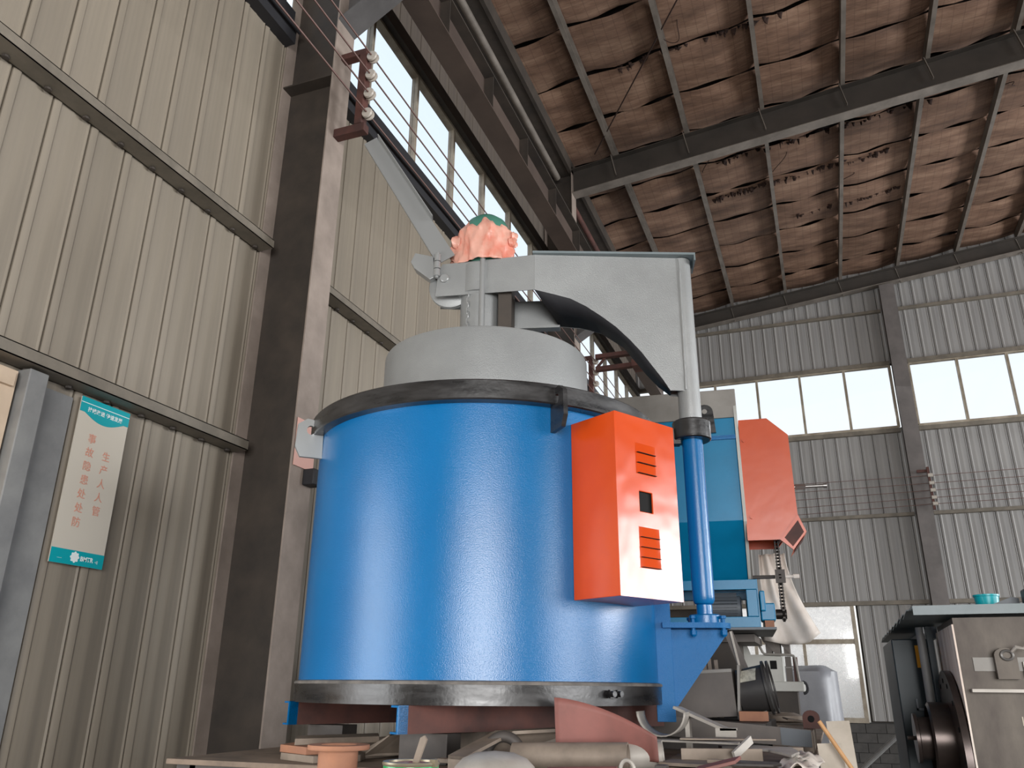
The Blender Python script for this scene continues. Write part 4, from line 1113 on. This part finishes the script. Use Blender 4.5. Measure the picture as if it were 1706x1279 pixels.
# silver angle
b = MB(); b.bar((-0.70, 4.05, 1.52), (-0.475, 4.0, 1.432), 0.10, 0.012, (0.2, 0, 1)); b.box(-0.52, 3.95, 1.405, -0.43, 3.96, 1.44); b.bar((-0.50, 3.98, 1.435), (-0.43, 3.98, 1.437), 0.06, 0.01); b.box(-0.66, 4.0, TZ + 0.022, -0.64, 4.06, 1.50)
o = b.build('light_angle', M['bare_light'], smooth=0); tag(o, 'light grey bent angle sloping down right of the blue bracket foot', 'angle')
# big flat bar on edge
b = MB(); b.prism([(-0.95, 4.6, 1.375), (-0.14, 4.6, 1.335), (-0.14, 4.6, 1.415), (-0.95, 4.6, 1.475)], (0, 0.02, 0))
fb = b.build('flat_bar', M['greybeam'], smooth=0); tag(fb, 'wide dark flat bar standing on edge below the charcoal drum', 'bar')
MB().prism([(-0.285, 4.597, 1.345), (-0.142, 4.597, 1.337), (-0.142, 4.597, 1.413), (-0.285, 4.597, 1.424)], (0, 0.003, 0)).build('painted_end', M['slate'], fb, smooth=0)
# layered flat scrap in front of it
rp_ = random.Random(21)
slab('steel_strip', 'long pale strip lying flat right of the short wide pipe', 'strip', [(-0.80, 3.78), (-0.40, 3.70), (-0.40, 3.78), (-0.80, 3.88)], TZ + 0.088, 0.008, M['bare_light'])
slab('steel_strip', 'thin strip lying across the scrap under the light angle', 'strip', [(-0.64, 3.72), (-0.26, 3.86), (-0.27, 3.91), (-0.65, 3.80)], TZ + 0.10, 0.007, M['bare'])
slab('steel_plate', 'brown plate on edge between the pipes and the pale cut plate', 'plate', [(-0.60, 3.50), (-0.30, 3.62), (-0.30, 3.635), (-0.60, 3.515)], TZ + 0.002, 0.080, M['bare'])
slab('steel_plate', 'pale plate with a curved cut under the flat bar end', 'plate', [(-0.36, 3.92), (-0.20, 3.86), (-0.16, 3.60), (-0.18, 3.40), (-0.22, 3.52), (-0.28, 3.66), (-0.37, 3.76)], TZ + 0.068, 0.010, M['bare_light'])
slab('steel_plate', 'dusty plate lying at the right end of the dusty pipes', 'plate', [(-0.66, 3.34), (-0.46, 3.30), (-0.44, 3.50), (-0.64, 3.52)], TZ + 0.030, 0.012, M['bare'])
slab('steel_plate', 'ribbed reddish plate offcut at the bottom edge, tilted', 'plate', [(-0.52, 3.16), (-0.36, 3.22), (-0.35, 3.34), (-0.50, 3.28)], TZ + 0.040, 0.012, M['redplate'], (0.05, -0.22, 0))
slab('steel_plate', 'dark rounded plate end at the bottom edge of the scrap pile', 'plate', [(-0.42, 3.28), (-0.24, 3.30), (-0.215, 3.36), (-0.24, 3.42), (-0.42, 3.44)], TZ + 0.042, 0.010, M['bare_dark'])
slab('timber_block', 'brown block on the table between strips and rounded plate', 'block', [(-0.50, 3.52), (-0.30, 3.46), (-0.28, 3.66), (-0.48, 3.72)], TZ + 0.001, 0.035, M['bare'])
slab('steel_plate', 'broad dusty base plate spread under the right scrap pile', 'plate', [(-0.70, 3.45), (-0.16, 3.2), (-0.14, 4.55), (-0.72, 4.5)], TZ + 0.0005, 0.0005 + 0.02, M['table'])
pt = MB().bar((-0.40, 3.52, TZ + 0.06), (-0.34, 3.62, TZ + 0.115), 0.012, 0.03).build('bent_strip', M['bare_light'], smooth=0); tag(pt, 'small pale bent strip sticking up from the scrap pile', 'strip')
# more small scrap pieces between
sp_lab = ['grey offcut leaning behind the thin strip', 'small square offcut near the pipe clip', 'narrow dark offcut beside the timber block', 'thin offcut under the flat bar',
          'small offcut at the right table edge', 'angular offcut behind the bent channel', 'flat offcut left of the dished head', 'dark offcut below the red curved sheet']
spots = [(-0.52, 3.95, .05, .10, .03), (-0.62, 3.20, .04, .05, .02), (-0.44, 3.40, .09, .03, .03), (-0.50, 4.42, .14, .05, .02), (-0.19, 3.95, .05, .07, .05), (-0.96, 3.52, .12, .05, .03), (-1.46, 3.16, .07, .05, .015), (-0.92, 3.52, .16, .06, .02)]
for (x, y, a, b_, h), lb in zip(spots, sp_lab):
    w = rp_.uniform(-.5, .5); c, s_ = math.cos(w), math.sin(w)
    poly = [(x + c * i * a - s_ * j * b_, y + s_ * i * a + c * j * b_) for i, j in ((-.5, -.5), (.5, -.4), (.55, .3), (.1, .5), (-.5, .45))]
    slab('scrap_offcut', lb, 'offcut', poly, TZ + 0.024, h, rp_.choice([M['bare'], M['bare_dark'], M['bare']]))
# crumpled white film with green scraps
def film(u, v):
    x = -0.225 + 0.13 * u; y = 3.18 + 0.72 * v
    return (x + 0.02 * math.sin(9 * v), y, TZ + 0.028 + 0.030 * math.sin(PI * u) + 0.006 * math.sin(14 * u + 23 * v) + 0.005 * math.sin(31 * v - 9 * u))
fo = MB().grid(film, 14, 30).build('plastic_film', M['sheet'], smooth=40, solid=0.002); tag(fo, 'crumpled dirty white plastic film on the scrap near the right table edge', 'film')
rg2 = MB()
for i in range(26):
    x, y, z = -0.155 + random.uniform(-.025, .025), 3.42 + random.uniform(-.10, .10), TZ + 0.062 + random.uniform(0, .012)
    rg2.add([(x, y, z), (x + .02, y + .008, z + .006), (x + .012, y + .022, z + .002)], [(0, 1, 2)])
gs = rg2.build('green_scraps', mat('green_scrap', (44, 78, 56), 0.7), fo); gs['kind'] = 'stuff'
# bearing block
bbk = thing('bearing_block', 'small brown pillow bearing block on the right end of the pile', 'bearing', (-0.15, 5.2, 1.40))
MB().prism([(-0.045, -0.03, 0), (0.045, -0.03, 0), (0.045, -0.03, 0.06)] + [(0.045 * math.cos(PI * i / 8), -0.03, 0.06 + 0.035 * math.sin(PI * i / 8)) for i in range(1, 8)] + [(-0.045, -0.03, 0.06)], (0, 0.06, 0)).build('housing', M['rust'], bbk, smooth=20)
MB().lathe([(0.018, 0), (0.018, 0.002)], (0, -0.031, 0.05), 16, axis=(0, -1, 0)).build('bore', M['hole'], bbk)
slab('timber_block', 'dusty block of packing under the pillow bearing', 'block', [(-0.34, 4.75), (-0.14, 4.75), (-0.14, 5.5), (-0.34, 5.5)], TZ + 0.001, 0.097, M['bare'])
# leaning boards and stick right of the table
bo = MB().bar((-0.010, 4.26, 1.47), (0.065, 4.16, 0.02), 0.02, 0.10, (1, 0, 0)).build('leaning_board', M['board'], smooth=0); tag(bo, 'taller cream board leaning on the right end of the table', 'board')
bo = MB().bar((-0.055, 4.08, 1.385), (0.015, 3.96, 0.02), 0.018, 0.10, (1, 0, 0)).build('leaning_board', M['board'], smooth=0); tag(bo, 'shorter cream board leaning left of the taller cream board', 'board')
st = MB().tube([(-0.085, 4.02, 1.475), (0.06, 4.0, 1.235), (0.75, 3.9, 0.02)], 0.009, 10).build('wooden_stick', M['wood']); tag(st, 'thin pale wooden stick slanting down from the table right end', 'stick')

# ------------------------------------------------------------------ duct with charcoal drum
D = thing('transition_duct', 'grey rectangular duct with charcoal round drum and flange on the table', 'duct', (-0.53, 5.0, 1.44))
MB().box(-0.36, 0, 0.02, 0.0, 0.26, 0.262).build('rectangular_duct', M['greybeam'], D, smooth=0, bevel=0.002, rot=(0, math.radians(-3), 0))
MB().box(-0.36, -0.004, 0.255, 0.0, 0.264, 0.272).build('duct_edge', M['grey_paint'], D, smooth=0, rot=(0, math.radians(-3), 0))
MB().box(0.0, -0.012, 0.005, 0.014, 0.275, 0.292).build('end_plate', M['grey_paint'], D, smooth=0, rot=(0, math.radians(4), 0))
dr = MB().lathe([(0.118, 0.0), (0.128, 0.165)], (0.012, 0.13, 0.148), 44, axis=(1, 0, 0.16)).build('drum', M['drum'], D)
fg = MB().lathe([(0.120, 0.0), (0.145, 0.0), (0.145, 0.012), (0.120, 0.012)], (0.160, 0.13, 0.172), 44, axis=(1, 0, 0.16), close=True).build('flange', M['drum'], D)
MB().lathe([(0.120, 0.0), (0.142, 0.0), (0.142, 0.012), (0.120, 0.012)], (0.186, 0.13, 0.176), 44, axis=(1, 0, 0.16), close=True).build('flange', M['drum'], D)
# label wraps the drum
def lab(u, v):
    h = 0.022 + 0.088 * u + 0.012 * v; a = math.radians(118 + 40 * v)
    r = 0.120 + 0.0625 * h
    ax = Vector((1, 0, 0.16)).normalized(); up_ = Vector((-0.16, 0, 1)).normalized(); f_ = Vector((0, -1, 0))
    c = Vector((0.012, 0.13, 0.148)) + ax * h
    th = math.radians(22 + 38 * v)
    return c + (f_ * math.cos(th) + up_ * math.sin(th)) * (r + 0.001)
MB().grid(lab, 8, 8).build('paper_label', M['paper'], D, smooth=40)
MB().bar((0.005, -0.014, 0.01), (0.16, -0.014, 0.045), 0.008, 0.016).build('stay', M['grey_paint'], D, smooth=0)
slab('cardboard_piece', 'small torn orange-brown carton piece beneath the charcoal drum', 'carton', [(-0.51, 4.88), (-0.385, 4.90), (-0.36, 4.95), (-0.51, 4.95)], 1.44, 0.05, M['rustpipe'])
slab('timber_block', 'dark packing under the grey rectangular duct', 'block', [(-0.95, 4.7), (-0.36, 4.7), (-0.36, 5.5), (-0.95, 5.5)], TZ + 0.001, 0.136, M['bare_dark'])

# ------------------------------------------------------------------ dark stand and leaning bars under the box furnace
S = thing('steel_stand', 'dark steel stand carrying the teal box furnace', 'stand', (-1.3, 6.3, TZ))
MB().box(-0.9, 0.0, 0.0, 0.66, 0.55, 0.66).build('stand_box', M['steel_dark'], S, smooth=0)
MB().box(-0.9, -0.05, 0.62, 0.80, 0.6, 0.672).build('stand_top', M['greybeam'], S, smooth=0)
MB().box(0.3, -0.06, 0.42, 0.60, 0.0, 0.44).build('shelf_strip', M['greybeam'], S, smooth=0)
b = MB().bar((-0.625, 5.75, 1.955), (-0.40, 5.75, 1.315), 0.055, 0.02, (0, 1, 0)).build('leaning_bar', M['greybeam'], smooth=0); tag(b, 'grey flat bar leaning under the teal furnace beside the drum', 'bar')
b = MB().bar((-0.56, 5.25, 1.93), (-0.505, 5.28, 1.60), 0.014, 0.014).build('leaning_rod', M['bare_light'], smooth=0); tag(b, 'thin pale rod standing between blue gusset and charcoal drum', 'rod')
for i, (xa, hgt, lb) in enumerate(((-0.73, 0.16, 'left'), (-0.70, 0.19, 'middle'), (-0.66, 0.175, 'right'))):
    b = MB().bar((xa, 5.36, 1.44), (xa - 0.012, 5.36, 1.44 + 0.26 + hgt * 0.4), 0.022, 0.008, (0, 1, 0)).build('flat_strip', M['bare'], smooth=0)
    tag(b, '%s one of three brown strips standing behind the blue gusset' % lb, 'strip')

# ------------------------------------------------------------------ off-white machine at the far end of the table
W = thing('grey_machine', 'off-white machine with square hole and bent handrail before the low window', 'machine', (-0.40, 7.0, TZ))
bmx = MB()
faceq_y = [(-0.19, -0.02, 0.0, 0)]
bmx.box(-0.20, 0.0, 0.36, 0.03, 0.35, 0.56).build('housing', M['white_paint'], W, smooth=0, bevel=0.004)
MB().prism([(-0.20, 0.0, 0.56), (0.03, 0.0, 0.56), (0.03, 0.0, 0.36), (-0.20, 0.0, 0.36), (-0.26, 0.0, 0.5), (-0.30, 0, 0.68), (-0.24, 0, 0.68)], (0, 0.018, 0)).build('slanted_cheek', M['white_paint'], W, smooth=0, loc=(0, -0.022, 0))
MB().box(-0.060, -0.0245, 0.452, -0.010, -0.021, 0.515).build('square_hole', M['hole'], W, smooth=0)
MB().box(-0.10, -0.05, 0.29, 0.175, 0.3, 0.362).build('base_ledge', M['white_paint'], W, smooth=0, bevel=0.006)
MB().box(0.055, -0.03, 0.362, 0.098, 0.02, 0.545).build('channel_post', M['greybeam'], W, smooth=0)
MB().box(0.05, -0.034, 0.46, 0.105, 0.022, 0.468).build('post_clip', M['grey_paint'], W, smooth=0)
MB().tube([(-0.16, -0.05, 0.70), (-0.105, -0.05, 0.575), (-0.09, -0.05, 0.562), (0.10, -0.05, 0.555), (0.122, -0.05, 0.548), (0.13, -0.05, 0.53), (0.145, -0.05, 0.362)], 0.010, 10).build('handrail', M['grey_paint'], W)
MB().box(0.112, -0.03, 0.362, 0.145, 0.02, 0.54).build('dark_post', M['rust'], W, smooth=0)
for (xa, xb) in ((-0.13, -0.02), (-0.02, 0.09)):
    MB().prism([(xa, 0.02, 0.72), (xb, 0.02, 0.72), (xb, 0.02, 0.57), (xa + 0.03, 0.02, 0.66)], (0, 0.25, 0)).build('hopper_plate', M['greybeam'], W, smooth=0)
for xa in (-0.085, -0.02, 0.05):
    MB().box(xa, 0.03, 0.56, xa + 0.045, 0.2, 0.66).build('hopper_leg', M['greybeam'], W, smooth=0)
MB().tube([(0.165 + 0.035 * math.cos(t * PI / 8 - PI / 2), -0.02, 0.318 + 0.042 * math.sin(t * PI / 8 - PI / 2)) for t in range(9)], 0.011, 10).build('cable_loop', M['black_trim'], W)
MB().box(-0.15, 0.0, 0.0, 0.12, 0.28, 0.29).build('pedestal', M['steel_dark'], W, smooth=0)
fd = MB().lathe([(0.10, 0), (0.12, 0.01), (0.12, 0.04), (0.06, 0.06), (0.06, 0.02)], (-0.34, 6.1, TZ + 0.10), 24).build('dusty_ring', M['bare']); tag(fd, 'dusty round ring lying behind the charcoal drum flange', 'ring')
slab('timber_block', 'dusty packing below the round ring behind the drum', 'block', [(-0.5, 5.9), (-0.18, 5.9), (-0.18, 6.35), (-0.5, 6.35)], TZ + 0.001, 0.098, M['bare'])
slab('steel_plate', 'tilted dusty plate on the pile below the ring', 'plate', [(-0.30, 5.62), (-0.16, 5.70), (-0.20, 5.80), (-0.34, 5.78)], TZ + 0.12, 0.008, M['bare'], (0, 0.15, 0))
slab('timber_block', 'packing under the tilted dusty plate', 'block', [(-0.36, 5.56), (-0.15, 5.56), (-0.15, 5.86), (-0.36, 5.86)], TZ + 0.001, 0.10, M['bare'])

# tarp-covered object on the floor behind the table
def tp(u, v):
    a = u * 2 * PI
    rx, ry = 0.46, 0.5
    e_ = 0.42
    c, s_ = math.cos(a), math.sin(a)
    X = rx * math.copysign(abs(c) ** e_, c); Y = ry * math.copysign(abs(s_) ** e_, s_)
    fl = (1 - v) ** 1.5
    w = 1 + 0.12 * fl + 0.05 * fl * math.sin(11 * a) + 0.02 * math.sin(5 * a + 3 * v)
    z = 1.80 * min(1, v / 0.86)
    if v > 0.86:
        k = (1 - v) / 0.14; w *= k; z = 1.80 + 0.03 * (1 - k) - 0.03 * math.sin(a * 2) * k
    return (X * w, Y * w, z)
o = MB().grid(tp, 72, 26).build('covered_machine', M['tarp'], loc=(-0.44, 9.2, 0), smooth=60); tag(o, 'object wrapped in a grey blue tarp standing before the low window', 'machine')

# ------------------------------------------------------------------ welded steel machine at the right edge
R = thing('welded_housing', 'raw welded steel housing with round flange at the right edge', 'machine', (0.555, 4.5, 0))
MB().box(0.004, 0, 0.3, 1.2, 0.66, 1.93).build('housing', M['brownsteel'], R, smooth=0)
MB().box(-0.004, -0.002, 0.3, 0.004, 0.70, 1.90).build('side_plate', M['burnished_lit'], R, smooth=0)  # pale colour carries window light falling on this side
MB().box(0.03, -0.05, 1.598, 1.2, 0.0, 1.612).build('rib', M['bare_light'], R, smooth=0)
MB().box(0.06, -0.006, 1.69, 0.32, 0.0, 1.75).build('weld_stain', M['grey_paint'], R, smooth=0)
fy, fz = 0.36, 1.30
MB().lathe([(0.0, 0), (0.40, 0), (0.40, 0.03), (0.0, 0.03)], (-0.012, fy, fz), 64, axis=(-1, 0, 0)).build('round_flange', M['hub'], R)
for k in range(16):
    a = 2 * PI * k / 16
    MB().lathe([(0.012, 0), (0.012, 0.003)], (-0.042, fy + 0.35 * math.cos(a), fz + 0.35 * math.sin(a)), 10, axis=(-1, 0, 0)).build('bolt_hole', M['hole'], R)
MB().lathe([(0.17, 0), (0.17, 0.09), (0.155, 0.10), (0.155, 0.05), (0.0, 0.05)], (-0.042, fy, fz + 0.08), 48, axis=(-1, 0, 0)).build('hub', M['hub'], R)
MB().lathe([(0.10, 0), (0.10, 0.10), (0.115, 0.105), (0.115, 0.12), (0.0, 0.12)], (-0.09, fy, fz + 0.08), 40, axis=(-1, 0, 0)).cyl((-0.21, fy, fz + 0.08), (-0.245, fy, fz + 0.08), 0.010, 10).build('shaft_cap', M['hub'], R)
for xa in (0.1, 1.1):
    for ya in (0.08, 0.58):
        MB().box(xa - 0.05, ya - 0.05, 0, xa + 0.05, ya + 0.05, 0.3).build('foot', M['brownsteel'], R, smooth=0)
lgp = [(0.145, 1.655), (0.235, 1.655), (0.235, 1.76)] + [(0.19 + 0.045 * math.cos(PI * i / 8), 1.76 + 0.03 * math.sin(PI * i / 8)) for i in range(9)] + [(0.145, 1.76)]
ll = MB().prism([(a, -0.05, c) for a, c in lgp], (0, 0.05, 0)).build('lug_block', M['brownsteel'], R, smooth=20)
MB().tube([(0.196 + 0.024 * math.cos(2 * PI * i / 16), -0.058, 1.758 + 0.020 * math.sin(2 * PI * i / 16)) for i in range(16)], 0.006, 8, closed=True).build('eye_ring', M['zinc'], ll)
MB().box(0.26, -0.02, 1.66, 0.268, 0, 1.73).build('weld_mark', M['bare_light'], R, smooth=0)
rope = MB().tube([(0.215, -0.065, 1.772), (0.235, -0.08, 1.792), (0.26, -0.09, 1.785), (0.31, -0.11, 1.815), (0.40, -0.15, 1.90), (0.8, -0.4, 2.3)], [0.006, 0.010, 0.007, 0.005, 0.005, 0.005], 8).build('rope', M['bare_light']); rope.location = (0.555, 4.5, 0); tag(rope, 'pale rope tied to the eye on the welded housing', 'rope')
lettering('120', 0.055, 0, 0, M['chalk'], 'chalk_mark', R, 0.26, (PI / 2, 0, 0)); bpy.data.objects['chalk_mark'].location = (0.245, -0.002, 1.475)
# canopy
K = thing('sheet_canopy', 'grey sheet metal canopy with stepped edge resting over the welded housing', 'canopy', (0.37, 4.45, 1.93))
MB().box(0.02, -0.008, 0.012, 1.4, 0.004, 0.055).build('fascia', M['canopy'], K, smooth=0)
MB().box(0.02, 0.004, 0.043, 1.4, 0.85, 0.055).build('top_sheet', M['canopy'], K, smooth=0)
for k in range(9):
    y0 = 0.10 + 0.285 * k
    MB().prism([(0, y0, 0.040), (0, y0 + 0.28, 0.018), (0, y0 + 0.28, 0.024), (0, y0, 0.046)], (0.30 - 0.012 * k, 0, 0)).build('roof_strip', M['canopy'], K, smooth=0)
MB().box(0.16, 0.85, -0.05, 0.20, 2.6, 0.012).build('support_rail', M['slate'], K, smooth=0)
tn = MB().lathe([(0.05, 0), (0.056, 0.06), (0.06, 0.062), (0.06, 0.07), (0.05, 0.07)], n=28).build('small_pot', M['teal'], loc=(0.76, 4.75, 1.986)); tag(tn, 'small teal pot standing on the grey canopy', 'pot')
wd_ = MB().prism([(0, 0, 0), (0.14, 0, 0), (0.14, 0, 0.035), (0.11, 0, 0.042)], (0, 0.06, 0)).build('dark_wedge', M['slate'], loc=(0.73, 4.58, 1.986), smooth=0); tag(wd_, 'dark wedge lying beside the teal pot on the canopy', 'wedge')
pd = MB().lathe([(0.06, 0), (0.06, 0.008)], n=24).build('flat_disc', M['slate'], loc=(0.62, 4.6, 1.986)); tag(pd, 'flat dark disc on the canopy left of the teal pot', 'disc')
cbx = MB().box(0, 0, 0, 0.10, 0.10, 0.07).build('clamp_box', M['darkgreen'], loc=(0.875, 4.46, 1.986), smooth=0, bevel=0.01); tag(cbx, 'dark box on the canopy at the right picture edge', 'box')
# dark green cabinet
Q = thing('green_cabinet', 'dark green tall cabinet with a yellow label left of the welded housing', 'cabinet', (0.33, 5.35, 0))
MB().box(0.0, 0.0, 0.05, 0.20, 0.9, 1.88).build('body', M['darkgreen'], Q, smooth=0, bevel=0.006)
MB().box(0.118, -0.004, 1.725, 0.158, 0.0, 1.845).build('yellow_label', M['yellow'], Q, smooth=0)
MB().box(0.08, -0.016, 1.50, 0.13, 0.0, 1.512).box(0.08, -0.016, 1.50, 0.09, 0.0, 1.56).build('latch', M['slate'], Q, smooth=0)
MB().box(0.09, -0.016, 1.26, 0.12, 0.0, 1.30).build('latch', M['slate'], Q, smooth=0)
MB().box(0.02, 0.02, 0, 0.18, 0.88, 0.05).build('plinth', M['black_trim'], Q, smooth=0)
po = MB().cyl((0.47, 5.15, 0), (0.47, 5.15, 1.93), 0.022, 14).build('support_pole', M['doorgrey']); tag(po, 'light grey round pole beside the yellow label of the green cabinet', 'pole')
po2 = MB().box(0.495, 5.10, 0, 0.525, 5.14, 1.93).build('dark_post', M['darkgreen'], smooth=0); tag(po2, 'dark green post between the grey pole and the ground steel plate', 'post')
sr = MB().cyl((-0.699, 11.0, 0.020), (0.865, 11.0, 1.345), 0.028, 10).build('slanting_tube', M['doorgrey']); tag(sr, 'grey tube slanting up beside the dark brick dado', 'tube')
